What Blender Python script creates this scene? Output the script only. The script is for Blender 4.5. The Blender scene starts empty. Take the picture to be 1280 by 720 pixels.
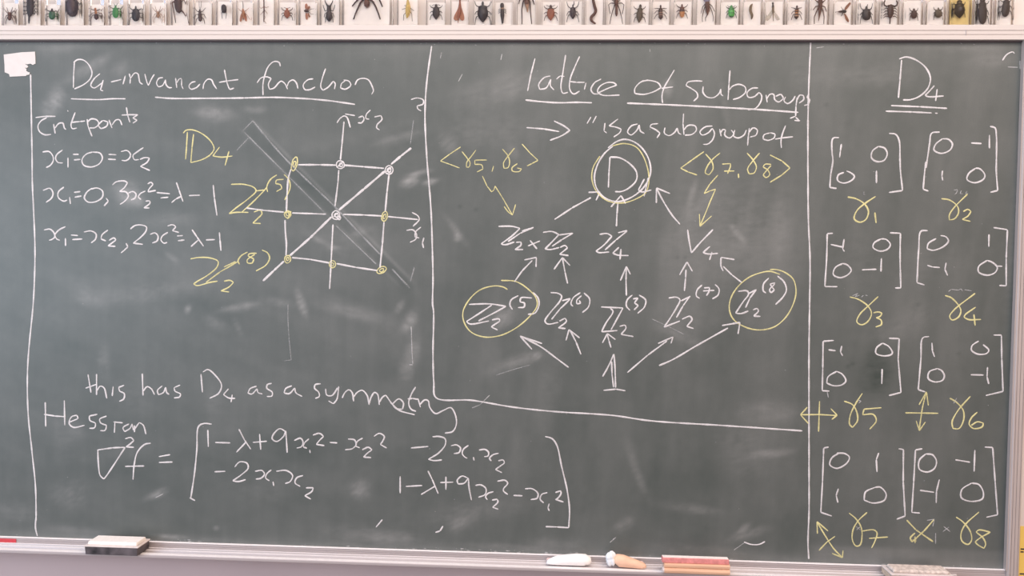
import bpy, math, random
import numpy as np
from mathutils import Matrix, Vector

random.seed(7)
rng = np.random.default_rng(7)
SC = bpy.context.scene
COL = SC.collection

# ------------------------------------------------------------------ camera
FPX = 924.0
CAM_POS = np.array([-1.0571, -1.7267, 0.6784])
YAW, PITCH, ROLL = 0.0471, -0.0296, 0.0147


def cam_rot():
    cy, sy = math.cos(YAW), math.sin(YAW)
    cp, sp = math.cos(PITCH), math.sin(PITCH)
    cr, sr = math.cos(ROLL), math.sin(ROLL)
    base = np.array([[1, 0, 0], [0, 0, -1], [0, 1, 0]], float)
    rz = np.array([[cy, -sy, 0], [sy, cy, 0], [0, 0, 1]])
    rx = np.array([[1, 0, 0], [0, cp, -sp], [0, sp, cp]])
    rr = np.array([[cr, -sr, 0], [sr, cr, 0], [0, 0, 1]])
    return rz @ rx @ base @ rr


CAM_R = cam_rot()
cam = bpy.data.cameras.new('camera')
cam.sensor_width = 36.0
cam.lens = FPX / 1280 * 36.0
cam.clip_start = 0.02
cam_o = bpy.data.objects.new('camera', cam)
COL.objects.link(cam_o)
m4 = Matrix.Identity(4)
for i in range(3):
    for j in range(3):
        m4[i][j] = CAM_R[i, j]
    m4[i][3] = CAM_POS[i]
cam_o.matrix_world = m4
SC.camera = cam_o

# ------------------------------------------------------------------ look
SC.view_settings.view_transform = 'Standard'
SC.view_settings.look = 'None'
SC.view_settings.gamma = 1
SC.view_settings.use_curve_mapping = False
SC.view_settings.exposure = 0.2

# ------------------------------------------------------------------ world: a bright classroom around the board
world = bpy.data.worlds.new('room_light')
SC.world = world
world.use_nodes = True
wn, wl = world.node_tree.nodes, world.node_tree.links
wn.clear()
wo = wn.new('ShaderNodeOutputWorld')
wb = wn.new('ShaderNodeBackground')
tc = wn.new('ShaderNodeTexCoord')
sep = wn.new('ShaderNodeSeparateXYZ')
wl.new(tc.outputs['Generated'], sep.inputs[0])
rz_ = wn.new('ShaderNodeMapRange')
rz_.inputs[1].default_value, rz_.inputs[2].default_value = -0.35, 0.55
rz_.inputs[3].default_value, rz_.inputs[4].default_value = 0.52, 0.98
wl.new(sep.outputs['Z'], rz_.inputs[0])
rx_ = wn.new('ShaderNodeMapRange')
rx_.inputs[1].default_value, rx_.inputs[2].default_value = -0.75, 0.6
wl.new(sep.outputs['X'], rx_.inputs[0])
mixc = wn.new('ShaderNodeMix')
mixc.data_type = 'RGBA'
mixc.inputs[6].default_value = (0.76, 0.90, 1.24, 1)
mixc.inputs[7].default_value = (1.30, 0.93, 0.72, 1)
wl.new(rx_.outputs[0], mixc.inputs[0])
wl.new(mixc.outputs[2], wb.inputs['Color'])
wl.new(rz_.outputs[0], wb.inputs['Strength'])
wl.new(wb.outputs[0], wo.inputs[0])


def area(name, loc, target, sx, sy, power, color):
    d = bpy.data.lights.new(name, 'AREA')
    d.shape = 'RECTANGLE'
    d.size, d.size_y = sx, sy
    d.energy = power
    d.color = color
    o = bpy.data.objects.new(name, d)
    COL.objects.link(o)
    o.location = loc
    o.rotation_euler = (Vector(target) - Vector(loc)).to_track_quat('-Z', 'Y').to_euler()
    return o


area('window_daylight', (-3.5, -1.7, 0.72), (-1.4, 0, 0.6), 1.7, 1.0, 24, (0.76, 0.88, 1.0))
area('ceiling_lamp', (-0.7, -1.5, 2.35), (-0.8, 0, 0.6), 3.4, 0.7, 38, (1.0, 0.90, 0.82))


# ------------------------------------------------------------------ projection of picture points onto planes of the place
def ray(px, py):
    d = CAM_R @ np.array([(px - 640.0) / FPX, -(py - 360.0) / FPX, -1.0])
    return d


def on_y(px, py, y=0.0):
    d = ray(px, py)
    t = (y - CAM_POS[1]) / d[1]
    return CAM_POS + d * t


def on_z(px, py, z):
    d = ray(px, py)
    t = (z - CAM_POS[2]) / d[2]
    return CAM_POS + d * t


MMPX = 1.7267 / FPX            # metres per pixel on the board


# ------------------------------------------------------------------ materials
def new_mat(name):
    m = bpy.data.materials.new(name)
    m.use_nodes = True
    return m, m.node_tree.nodes, m.node_tree.links, m.node_tree.nodes['Principled BSDF']


def simple(name, rgb, rough=0.6, metal=0.0, noise=0.0, scale=40.0, stretch=(1, 1, 1), spec=0.5, bump=0.0):
    m, n, l, b = new_mat(name)
    b.inputs['Base Color'].default_value = (*rgb, 1)
    b.inputs['Roughness'].default_value = rough
    b.inputs['Metallic'].default_value = metal
    b.inputs['Specular IOR Level'].default_value = spec
    if noise or bump:
        t = n.new('ShaderNodeTexCoord')
        mp = n.new('ShaderNodeMapping')
        mp.inputs['Scale'].default_value = stretch
        nz = n.new('ShaderNodeTexNoise')
        nz.inputs['Scale'].default_value = scale
        nz.inputs['Detail'].default_value = 5
        l.new(t.outputs['Object'], mp.inputs[0])
        l.new(mp.outputs[0], nz.inputs['Vector'])
        if noise:
            r = n.new('ShaderNodeMapRange')
            r.inputs[1].default_value, r.inputs[2].default_value = 0.3, 0.7
            r.inputs[3].default_value, r.inputs[4].default_value = 1 - noise, 1 + noise
            l.new(nz.outputs[0], r.inputs[0])
            mx = n.new('ShaderNodeVectorMath')
            mx.operation = 'SCALE'
            mx.inputs[0].default_value = rgb
            l.new(r.outputs[0], mx.inputs['Scale'])
            l.new(mx.outputs[0], b.inputs['Base Color'])
        if bump:
            bp = n.new('ShaderNodeBump')
            bp.inputs['Strength'].default_value = bump
            bp.inputs['Distance'].default_value = 0.002
            l.new(nz.outputs[0], bp.inputs['Height'])
            l.new(bp.outputs[0], b.inputs['Normal'])
    return m


def srgb(r, g, b):
    f = lambda c: (c / 255 / 12.92) if c / 255 <= 0.04045 else ((c / 255 + 0.055) / 1.055) ** 2.4
    return (f(r), f(g), f(b))


def chalk_mat(name, rgb, cover=0.9):
    m, n, l, b = new_mat(name)
    b.inputs['Base Color'].default_value = (*rgb, 1)
    b.inputs['Roughness'].default_value = 0.95
    b.inputs['Specular IOR Level'].default_value = 0.1
    t = n.new('ShaderNodeTexCoord')
    nz = n.new('ShaderNodeTexNoise')
    nz.inputs['Scale'].default_value = 420
    nz.inputs['Detail'].default_value = 3
    l.new(t.outputs['Object'], nz.inputs['Vector'])
    nz2 = n.new('ShaderNodeTexNoise')
    nz2.inputs['Scale'].default_value = 22
    l.new(t.outputs['Object'], nz2.inputs['Vector'])
    ad = n.new('ShaderNodeMath')
    ad.operation = 'ADD'
    l.new(nz.outputs[0], ad.inputs[0])
    l.new(nz2.outputs[0], ad.inputs[1])
    r = n.new('ShaderNodeMapRange')
    r.inputs[1].default_value, r.inputs[2].default_value = 0.62, 1.12
    r.inputs[3].default_value, r.inputs[4].default_value = cover - 0.28, min(1.0, cover + 0.16)
    l.new(ad.outputs[0], r.inputs[0])
    l.new(r.outputs[0], b.inputs['Alpha'])
    return m


M = {}
M['white_chalk'] = chalk_mat('white_chalk', (0.70, 0.68, 0.68), 0.88)
M['yellow_chalk'] = chalk_mat('yellow_chalk', (0.69, 0.645, 0.32), 0.84)
M['faint_chalk'] = chalk_mat('faint_chalk', (0.70, 0.70, 0.70), 0.40)
M['ghost_chalk'] = chalk_mat('ghost_chalk', (0.66, 0.67, 0.68), 0.23)
M['wall'] = simple('cream_wall_paint', (0.72, 0.655, 0.60), 0.8, noise=0.02, scale=6)
M['wall_shaded'] = simple('mauve_wall_shade', (0.50, 0.425, 0.435), 0.7, noise=0.03, scale=5)  # shade on the wall below the tray, put into its colour
M['floor'] = simple('grey_floor', (0.25, 0.22, 0.2), 0.6, noise=0.1, scale=8)
M['cream_rail'] = simple('cream_enamel', (0.61, 0.555, 0.515), 0.5, noise=0.03, scale=9, stretch=(0.4, 4, 4))
M['alu'] = simple('aluminium', (0.47, 0.425, 0.42), 0.42, metal=0.25, noise=0.03, scale=30, stretch=(0.3, 6, 6))
M['alu_side'] = simple('aluminium_upright', (0.47, 0.41, 0.38), 0.5, metal=0.15, noise=0.06, scale=30, stretch=(6, 6, 0.3))
M['alu_bright'] = simple('bright_lip', (0.90, 0.86, 0.85), 0.5, noise=0.04, scale=60)  # paler than the tray aluminium, laid on ridge tops and lips
M['shadow_strip'] = simple('dark_shadow_strip', (0.09, 0.07, 0.075), 0.7, noise=0.1)
M['card'] = simple('white_card', (0.97, 0.915, 0.86), 0.85, noise=0.02, scale=50)
M['card_yellow'] = simple('yellowed_card', (0.84, 0.72, 0.43), 0.8, noise=0.05, scale=50)
M['paper'] = simple('torn_paper', (0.67, 0.635, 0.61), 0.9, noise=0.03, scale=60)
M['red'] = simple('red_tape', (0.56, 0.055, 0.07), 0.5, noise=0.06)
M['yellow_poster'] = simple('yellow_poster', (0.85, 0.60, 0.14), 0.7, noise=0.03)
M['ink'] = simple('dark_ink', (0.04, 0.035, 0.035), 0.8, noise=0.05)
M['felt_white'] = simple('chalky_felt', (0.88, 0.83, 0.78), 0.95, noise=0.05, scale=120, bump=0.5)
M['felt_dusty'] = simple('dusty_brown_felt', (0.62, 0.54, 0.48), 0.95, noise=0.3, scale=140, bump=0.7)
M['felt_red'] = simple('red_felt', (0.66, 0.25, 0.235), 0.95, noise=0.2, scale=110, bump=0.5)
M['black_base'] = simple('dusty_black_plastic', (0.07, 0.06, 0.065), 0.55, noise=0.9, scale=34)
M['flange'] = simple('chalky_flange_and_glint', (0.70, 0.63, 0.60), 0.75, noise=0.1, scale=60)
M['wood'] = simple('orange_wood', (0.74, 0.46, 0.30), 0.5, noise=0.14, scale=26, stretch=(0.3, 5, 5))
M['wood_pale'] = simple('pale_wood', (0.58, 0.47, 0.36), 0.6, noise=0.15, scale=26, stretch=(0.3, 5, 5))
M['chalk_white_stick'] = simple('solid_white_chalk', (0.95, 0.93, 0.90), 0.9, noise=0.02, scale=90)
M['chalk_orange_stick'] = simple('solid_orange_chalk', (0.86, 0.55, 0.38), 0.9, noise=0.08, scale=60)
M['chalk_blue_stick'] = simple('solid_pale_blue_chalk', (0.80, 0.82, 0.82), 0.9, noise=0.10, scale=90, bump=0.3)
M['pink_patch_mat'] = simple('dull_pink_patch', (0.74, 0.54, 0.50), 0.9, noise=0.06, scale=90)


def glass(name, tint, ior=1.38):
    m, n, l, b = new_mat(name)
    b.inputs['Base Color'].default_value = (*tint, 1)
    b.inputs['Roughness'].default_value = 0.0
    b.inputs['IOR'].default_value = ior
    b.inputs['Transmission Weight'].default_value = 1.0
    return m


M['resin'] = glass('clear_resin', (1.0, 0.995, 0.985))
M['resin_yellow'] = glass('yellowed_resin', (0.96, 0.86, 0.58))

BUG = {
    'dark': (0.034, 0.020, 0.017), 'black': (0.022, 0.014, 0.014), 'brown': (0.115, 0.045, 0.026), 'umber': (0.065, 0.028, 0.020),
    'tan': (0.36, 0.21, 0.13), 'rust': (0.30, 0.095, 0.045), 'orange': (0.46, 0.20, 0.07), 'green': (0.045, 0.24, 0.055),
    'leaf': (0.022, 0.10, 0.035), 'bright': (0.08, 0.42, 0.08), 'yellow': (0.62, 0.44, 0.13), 'olive': (0.085, 0.060, 0.034),
    'grey': (0.30, 0.27, 0.36), 'drab': (0.16, 0.105, 0.055), 'purple': (0.045, 0.027, 0.030), 'amber': (0.36, 0.15, 0.06),
}
for k, c in BUG.items():
    M['bug_' + k] = simple('insect_' + k, c, 0.35 if k in ('green', 'bright', 'black', 'leaf') else 0.5, noise=0.25, scale=260)
mw, n_, l_, b_ = new_mat('membrane_wing')
b_.inputs['Base Color'].default_value = (0.55, 0.50, 0.40, 1)
b_.inputs['Roughness'].default_value = 0.5
b_.inputs['Alpha'].default_value = 0.35
M['wing_clear'] = mw
M['wing_brown'] = simple('brown_wing', (0.26, 0.105, 0.05), 0.6, noise=0.25, scale=200)
M['wing_rust'] = simple('rust_wing', (0.40, 0.16, 0.08), 0.6, noise=0.2, scale=200)


# board: green-black slate, its chalk dust stored as a wear mask on the surface plus fine streaks
mb, n, l, b = new_mat('chalkboard_slate')
at = n.new('ShaderNodeAttribute')
at.attribute_name = 'dust'
tcb = n.new('ShaderNodeTexCoord')
mp1 = n.new('ShaderNodeMapping')
mp1.inputs['Scale'].default_value = (34, 34, 5)
nz1 = n.new('ShaderNodeTexNoise')
nz1.inputs['Scale'].default_value = 1.0
nz1.inputs['Detail'].default_value = 6
l.new(tcb.outputs['Object'], mp1.inputs[0])
l.new(mp1.outputs[0], nz1.inputs['Vector'])
nz2 = n.new('ShaderNodeTexNoise')
nz2.inputs['Scale'].default_value = 500
nz2.inputs['Detail'].default_value = 2
l.new(tcb.outputs['Object'], nz2.inputs['Vector'])
a1 = n.new('ShaderNodeMapRange')
a1.inputs[1].default_value, a1.inputs[2].default_value = 0.3, 0.75
a1.inputs[3].default_value, a1.inputs[4].default_value = 0.90, 1.11
l.new(nz1.outputs[0], a1.inputs[0])
a2 = n.new('ShaderNodeMapRange')
a2.inputs[1].default_value, a2.inputs[2].default_value = 0.3, 0.7
a2.inputs[3].default_value, a2.inputs[4].default_value = 0.88, 1.12
l.new(nz2.outputs[0], a2.inputs[0])
mu = n.new('ShaderNodeMath')
mu.operation = 'MULTIPLY'
l.new(a1.outputs[0], mu.inputs[0])
l.new(a2.outputs[0], mu.inputs[1])
mu2 = n.new('ShaderNodeMath')
mu2.operation = 'MULTIPLY'
mu2.use_clamp = True
l.new(mu.outputs[0], mu2.inputs[0])
l.new(at.outputs['Fac'], mu2.inputs[1])
mxb = n.new('ShaderNodeMix')
mxb.data_type = 'RGBA'
mxb.inputs[6].default_value = (0.031, 0.047, 0.041, 1)
mxb.inputs[7].default_value = (0.525, 0.52, 0.505, 1)
l.new(mu2.outputs[0], mxb.inputs[0])
l.new(mxb.outputs[2], b.inputs['Base Color'])
b.inputs['Roughness'].default_value = 0.46
b.inputs['Specular IOR Level'].default_value = 0.5
M['slate'] = mb


# ------------------------------------------------------------------ mesh helpers
def setp(o, label=None, cat=None, group=None, kind=None):
    if label: o['label'] = label
    if cat: o['category'] = cat
    if group: o['group'] = group
    if kind: o['kind'] = kind
    return o


def empty(name, loc):
    o = bpy.data.objects.new(name, None)
    o.empty_display_size = 0.02
    o.location = tuple(loc)
    COL.objects.link(o)
    return o


def origin_of(o):
    p = np.zeros(3)
    while o is not None:
        p = p + np.array(o.location)
        o = o.parent
    return p


class MB:
    """collects vertices and faces in world coordinates"""
    def __init__(s):
        s.v, s.f, s.mi, s.sm = [], [], [], []

    def add(s, verts, faces, mi=0, smooth=False):
        k = len(s.v)
        s.v.extend([tuple(map(float, p)) for p in verts])
        for q in faces:
            s.f.append(tuple(k + i for i in q))
            s.mi.append(mi)
            s.sm.append(smooth)
        return s

    def box(s, x0, x1, y0, y1, z0, z1, bev=0.0, mi=0):
        if bev <= 0:
            vs = [(x, y, z) for z in (z0, z1) for y in (y0, y1) for x in (x0, x1)]
            return s.add(vs, [(0, 2, 3, 1), (4, 5, 7, 6), (0, 1, 5, 4), (2, 6, 7, 3), (0, 4, 6, 2), (1, 3, 7, 5)], mi)
        # chamfered box: 24 vertices
        c = [(x0, x1), (y0, y1), (z0, z1)]
        vs, idx = [], {}
        for ix in (0, 1):
            for iy in (0, 1):
                for iz in (0, 1):
                    for ax in range(3):
                        p = []
                        for a, i in enumerate((ix, iy, iz)):
                            e = c[a][i]
                            p.append(e if a == ax else e + (bev if i == 0 else -bev))
                        idx[(ix, iy, iz, ax)] = len(vs)
                        vs.append(p)
        fs = []
        for ax in range(3):
            o1, o2 = [a for a in range(3) if a != ax]
            for side in (0, 1):
                q = []
                for (i, j) in ((0, 0), (1, 0), (1, 1), (0, 1)):
                    t = [0, 0, 0]
                    t[ax], t[o1], t[o2] = side, i, j
                    q.append(idx[(*t, ax)])
                fs.append(tuple(q))
        for ax in range(3):                      # edges along ax
            o1, o2 = [a for a in range(3) if a != ax]
            for i in (0, 1):
                for j in (0, 1):
                    q = []
                    for (k, w) in ((0, o1), (1, o1), (1, o2), (0, o2)):
                        t = [0, 0, 0]
                        t[ax], t[o1], t[o2] = k, i, j
                        q.append(idx[(*t, w)])
                    fs.append(tuple(q))
        for ix in (0, 1):
            for iy in (0, 1):
                for iz in (0, 1):
                    fs.append(tuple(idx[(ix, iy, iz, a)] for a in range(3)))
        return s.add(vs, fs, mi)

    def prism_x(s, prof, x0, x1, mi=0):
        """closed profile of (y, z) points swept along x"""
        k = len(prof)
        vs = [(x0, y, z) for y, z in prof] + [(x1, y, z) for y, z in prof]
        fs = [(i, (i + 1) % k, k + (i + 1) % k, k + i) for i in range(k)]
        fs += [tuple(range(k))[::-1], tuple(range(k, 2 * k))]
        return s.add(vs, fs, mi)

    def prism_z(s, prof, z0, z1, mi=0, skew=0.0):
        k = len(prof)
        vs = [(x, y, z0) for x, y in prof] + [(x, y, z1) for x, y in prof]
        fs = [(i, (i + 1) % k, k + (i + 1) % k, k + i) for i in range(k)]
        fs += [tuple(range(k))[::-1], tuple(range(k, 2 * k))]
        return s.add(vs, fs, mi)

    def plate_y(s, outline, y0, y1, mi=0):
        """outline of (x, z) points, thickness from y0 (front) to y1 (back)"""
        k = len(outline)
        vs = [(x, y0, z) for x, z in outline] + [(x, y1, z) for x, z in outline]
        fs = [(i, (i + 1) % k, k + (i + 1) % k, k + i) for i in range(k)]
        fs += [tuple(range(k))[::-1], tuple(range(k, 2 * k))]
        return s.add(vs, fs, mi)

    def loft(s, pts, rad, flat=1.0, seg=10, mats=None, up=(0, 1, 0)):
        """one smooth tapering surface along pts; radius per point, squashed by flat along the depth axis"""
        pts = [np.array(p, float) for p in pts]
        up = np.array(up, float)
        k0 = len(s.v)
        n_ = len(pts)
        for i, p in enumerate(pts):
            t = pts[min(i + 1, n_ - 1)] - pts[max(i - 1, 0)]
            t = t / (np.linalg.norm(t) + 1e-12)
            side = np.cross(t, up)
            if np.linalg.norm(side) < 1e-6:
                side = np.cross(t, np.array([0.3, 0.2, 1.0]))
            side /= np.linalg.norm(side)
            nn = np.cross(side, t)
            for a in range(seg):
                w = 2 * math.pi * a / seg
                s.v.append(tuple(p + side * math.cos(w) * rad[i] + nn * math.sin(w) * rad[i] * flat))
        for i in range(n_ - 1):
            for a in range(seg):
                q = (k0 + i * seg + a, k0 + i * seg + (a + 1) % seg, k0 + (i + 1) * seg + (a + 1) % seg, k0 + (i + 1) * seg + a)
                s.f.append(q)
                s.mi.append(mats[i] if mats else 0)
                s.sm.append(True)
        s.f.append(tuple(k0 + a for a in range(seg))[::-1]); s.mi.append(mats[0] if mats else 0); s.sm.append(True)
        e = k0 + (n_ - 1) * seg
        s.f.append(tuple(e + a for a in range(seg))); s.mi.append(mats[-1] if mats else 0); s.sm.append(True)
        return s

    def build(s, name, mats, parent=None, recalc=True):
        me = bpy.data.meshes.new(name)
        org = origin_of(parent) if parent is not None else np.zeros(3)
        v = np.array(s.v) - org
        me.from_pydata(v.tolist(), [], s.f)
        for m in (mats if isinstance(mats, (list, tuple)) else [mats]):
            me.materials.append(m)
        me.polygons.foreach_set('material_index', s.mi)
        me.polygons.foreach_set('use_smooth', s.sm)
        if recalc:
            import bmesh
            bm = bmesh.new()
            bm.from_mesh(me)
            bmesh.ops.recalc_face_normals(bm, faces=bm.faces)
            bm.to_mesh(me)
            bm.free()
        me.update()
        o = bpy.data.objects.new(name, me)
        COL.objects.link(o)
        if parent is not None:
            o.parent = parent
        return o


# ------------------------------------------------------------------ the setting
BX0, BX1, BH = -2.62, 0.0, 1.2          # writing surface
WALL_Y = 0.024
RAIL_Y = -0.013                          # front of the frame
wall = MB().box(-4.0, 2.2, WALL_Y, WALL_Y + 0.12, -0.012, 2.3).build('wall_front', M['wall'])
setp(wall, kind='structure')
wall_shaded = MB().box(-4.0, 2.2, WALL_Y, WALL_Y + 0.12, -0.9, -0.0122).build('wall_front_lower', M['wall_shaded'])
setp(wall_shaded, kind='structure')
fl = MB().box(-4.0, 2.2, -4.0, WALL_Y, -0.98, -0.9).build('floor', M['floor'])
setp(fl, kind='structure')

# ------------------------------------------------------------------ chalkboard
board = empty('chalkboard', (-1.31, 0.0, 0.0))
setp(board, 'large dark green chalkboard covered in handwritten maths, in a pale frame with a chalk tray', 'chalkboard')


def vnoise(x, y, seed):
    r = np.random.default_rng(seed)
    g = r.random((256, 256))
    xi, yi = np.floor(x).astype(int), np.floor(y).astype(int)
    fx, fy = x - xi, y - yi
    fx, fy = fx * fx * (3 - 2 * fx), fy * fy * (3 - 2 * fy)
    a = g[yi % 256, xi % 256]; b2 = g[yi % 256, (xi + 1) % 256]
    c = g[(yi + 1) % 256, xi % 256]; d = g[(yi + 1) % 256, (xi + 1) % 256]
    return (a * (1 - fx) + b2 * fx) * (1 - fy) + (c * (1 - fx) + d * fx) * fy


def fbm(x, y, seed, oct_=4):
    t, a, s_ = 0, 0.5, 0
    for i in range(oct_):
        t = t + a * vnoise(x * 2 ** i, y * 2 ** i, seed + i)
        s_ += a
        a *= 0.5
    return t / s_


# board coordinates (u right, v up) of a picture point on the board plane
def uv(px, py):
    p = on_y(px, py, 0.0)
    return p[0], p[2]


NX, NZ = 620, 290
xs = np.linspace(BX0, BX1, NX)
zs = np.linspace(0, BH, NZ)
GX, GZ = np.meshgrid(xs, zs)
# dust and wear, laid out in units of about 1.9 mm over the board (origin top left)
U = (GX - uv(0, 51)[0]) / MMPX
V = (BH - GZ) / MMPX
dust = np.full(GX.shape, 0.121)
# broad swirls of wiping: arcs at the left, upright strokes at the right
wx = U + 40 * fbm(U / 160, V / 160, 3) ; wy = V + 40 * fbm(U / 150, V / 150, 9)
dust += 0.070 * (fbm(wx / 140, wy / 70, 21) - 0.42)
ang = 0.33
su, sv = U * math.cos(ang) + V * math.sin(ang), -U * math.sin(ang) + V * math.cos(ang)
wl_ = np.clip((620 - U) / 200, 0, 1)
dust += 0.060 * wl_ * (fbm(su / 180, sv / 26, 33) - 0.45)
wr_ = np.clip((U - 480) / 150, 0, 1)
dust += 0.075 * wr_ * (fbm((U + 0.25 * V) / 30, V / 260, 45) - 0.45)
dust += 0.03 * (fbm(U / 9, V / 9, 55) - 0.5)


def to_uv(px, py):
    a = uv(px, py)
    return (a[0] - uv(0, 51)[0]) / MMPX, (BH - a[1]) / MMPX


def blob(px, py, rx, ry, ang_deg, amp, tex=0.85, scale=4.5, seed=71):
    global dust
    cu, cv = to_uv(px, py)
    a = math.radians(ang_deg)
    du, dv = U - cu, V - cv
    p = (du * math.cos(a) + dv * math.sin(a)) / rx
    q = (-du * math.sin(a) + dv * math.cos(a)) / ry
    r2 = p * p + q * q
    g = np.exp(-r2 ** 1.3)
    t = fbm((du * math.cos(a) + dv * math.sin(a)) / (scale * 2.2), (-du * math.sin(a) + dv * math.cos(a)) / scale * 1.2, seed + int(px) % 40)
    dust = dust + 1.15 * amp * g * (1 - tex + tex * 2 * t)


def band(p0, p1, w, amp, soft=2.0):
    global dust
    a, b2 = np.array(to_uv(*p0)), np.array(to_uv(*p1))
    d = b2 - a
    L = np.hypot(*d)
    d = d / L
    t = (U - a[0]) * d[0] + (V - a[1]) * d[1]
    s_ = np.abs(-(U - a[0]) * d[1] + (V - a[1]) * d[0])
    g = 1 / (1 + np.exp((s_ - w) / soft)) * 1 / (1 + np.exp(-(t) / 4)) * 1 / (1 + np.exp((t - L) / 4))
    dust = dust + amp * g


for q in [
    (67, 127, 11, 20, 30, .16), (110, 85, 34, 7, -28, .10), (150, 86, 14, 9, -30, .06), (268, 142, 24, 9, 4, .13), (318, 137, 14, 5, 0, .09),
    (85, 58, 28, 7, 0, .07), (60, 62, 14, 8, 0, .05), (160, 243, 20, 15, 20, .17), (172, 252, 12, 6, 20, .10), (215, 322, 10, 4, 35, .09), (110, 372, 22, 12, 30, .07),
    (190, 366, 70, 12, -8, .06), (215, 275, 36, 8, -6, .05), (512, 227, 11, 6, -20, .28), (524, 216, 14, 3, -12, .18), (538, 227, 9, 4, -15, .20),
    (500, 172, 30, 6, -16, .08), (428, 300, 60, 22, 10, .035), (404, 303, 22, 4, 30, .10), (450, 290, 14, 6, -20, .08), (420, 309, 6, 3, 0, .12),
    (300, 384, 24, 5, -12, .13), (350, 378, 20, 6, 10, .07), (377, 380, 5, 16, -20, .20), (235, 386, 4, 6, 20, .14), (440, 390, 40, 8, 12, .07),
    (500, 383, 4, 9, 30, .15), (512, 402, 7, 14, 30, .19), (516, 440, 9, 20, 10, .10), (508, 462, 9, 14, 8, .11), (270, 404, 18, 8, 25, .07), (297, 408, 4, 12, -25, .07),
    (630, 396, 16, 13, -30, .14), (646, 452, 34, 7, -20, .10), (671, 445, 6, 4, -40, .16), (570, 288, 4, 20, -38, .10), (572, 297, 5, 5, 0, .14),
    (905, 290, 78, 60, 0, .060), (870, 262, 40, 12, -50, .05), (922, 292, 4, 14, -40, .10), (866, 240, 4, 18, 15, .08), (975, 290, 12, 40, 0, .06), (850, 420, 30, 9, 25, .08), (860, 400, 40, 20, 20, .03),
    (834, 112, 7, 12, 15, .12), (905, 128, 5, 30, -10, .05), (640, 110, 70, 18, -14, .06), (610, 165, 60, 22, 0, .04), (560, 180, 10, 14, -40, .08), (642, 190, 10, 6, 40, .06),
    (1000, 95, 10, 30, 0, .035), (1080, 95, 60, 14, 0, .045), (1240, 75, 24, 10, 0, .06), (1215, 60, 40, 6, 0, .06),
    (1096, 466, 19, 30, 8, -.055), (1130, 405, 40, 16, -30, .045), (1075, 330, 26, 40, 0, .03), (1165, 330, 40, 24, 0, .02), (1265, 300, 5, 120, 2, .035),
    (962, 515, 34, 14, 2, .06), (962, 567, 26, 5, -8, .12), (925, 560, 24, 40, -15, .04), (935, 668, 26, 6, -20, .10), (865, 636, 36, 6, 6, .08), (780, 655, 14, 7, -30, .09), (930, 660, 10, 4, -40, .13),
    (800, 600, 5, 26, -25, .05), (790, 570, 6, 24, -18, .05), (690, 470, 12, 60, 10, .03), (450, 612, 12, 12, -30, .16), (195, 618, 16, 5, -24, .15), (88, 618, 26, 20, -30, .06), (80, 545, 18, 40, 0, .03), (95, 540, 10, 10, 0, .04),
    (20, 640, 30, 12, 0, .05), (330, 610, 30, 20, 0, .03), (590, 640, 60, 14, -10, .06), (575, 655, 14, 8, -30, .10), (490, 672, 36, 9, 2, .09), (445, 668, 50, 12, 3, .05),
    (215, 671, 20, 3, 2, .16), (100, 664, 50, 7, 2, .05), (870, 688, 60, 8, 2, .08), (700, 682, 40, 10, 2, .06), (640, 684, 60, 4, 2, .06),
    (130, 450, 8, 20, 0, .08), (265, 500, 12, 24, 0, .05), (170, 490, 20, 30, 0, .03), (270, 660, 4, 3, 0, .1),
]:
    blob(*q)
# long pale sweeps
band((100, 575), (300, 535), 8, .035, 4); band((330, 520), (520, 460), 10, -.016, 4)
band((560, 118), (640, 92), 4, .04, 3); band((350, 195), (520, 150), 5, .03, 4); band((330, 345), (520, 420), 9, .02, 4); band((230, 350), (520, 345), 8, .02, 6)
# the swath where a diagonal was wiped out: clean middle, chalk pushed to its edges
band((311, 160), (512, 362), 8.5, -.030, 1.2)
band((303, 164), (500, 358), 0.9, .10, 0.7); band((316, 151), (514, 350), 1.1, .15, 0.8)
band((296, 188), (312, 172), 1.0, .06, 1); band((304, 163), (316, 151), 0.8, .06, 0.7)
band((512, 350), (520, 330), 1.2, .05, 1.2); band((514, 352), (528, 374), 3, .03, 2)
# eraser swipes: slanting at the left, upright at the right
rs = np.random.default_rng(19)
for _ in range(46):
    if rs.random() < .45:
        cx0, cy0, a_, L_ = rs.uniform(40, 520), rs.uniform(70, 640), rs.uniform(-32, 24), rs.uniform(90, 240)
    else:
        cx0, cy0, a_, L_ = rs.uniform(560, 1240), rs.uniform(90, 640), rs.uniform(68, 112), rs.uniform(120, 300)
    w_, amp_ = rs.uniform(6, 20), rs.choice([-1, 1]) * rs.uniform(.008, .020)
    dx_, dy_ = math.cos(math.radians(a_)) * L_ / 2, math.sin(math.radians(a_)) * L_ / 2
    band((cx0 - dx_, cy0 - dy_), (cx0 + dx_, cy0 + dy_), w_, amp_, rs.uniform(1.0, 4.0))
for (p0, p1, w_, amp_) in (((950, 500), (985, 640), 26, .030), ((880, 470), (910, 600), 16, .020), ((905, 290), (905, 410), 80, .040), ((965, 515), (1000, 515), 9, .03), ((700, 400), (730, 640), 22, -.020), ((800, 420), (830, 660), 20, -.022),
                           ((610, 430), (640, 470), 30, .015), ((205, 345), (300, 330), 20, .020), ((240, 395), (300, 400), 22, -.016), ((390, 395), (540, 430), 26, .016), ((330, 470), (540, 500), 14, .018), ((60, 585), (240, 560), 24, -.014)):
    band(p0, p1, w_, amp_, 2.5)
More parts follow.
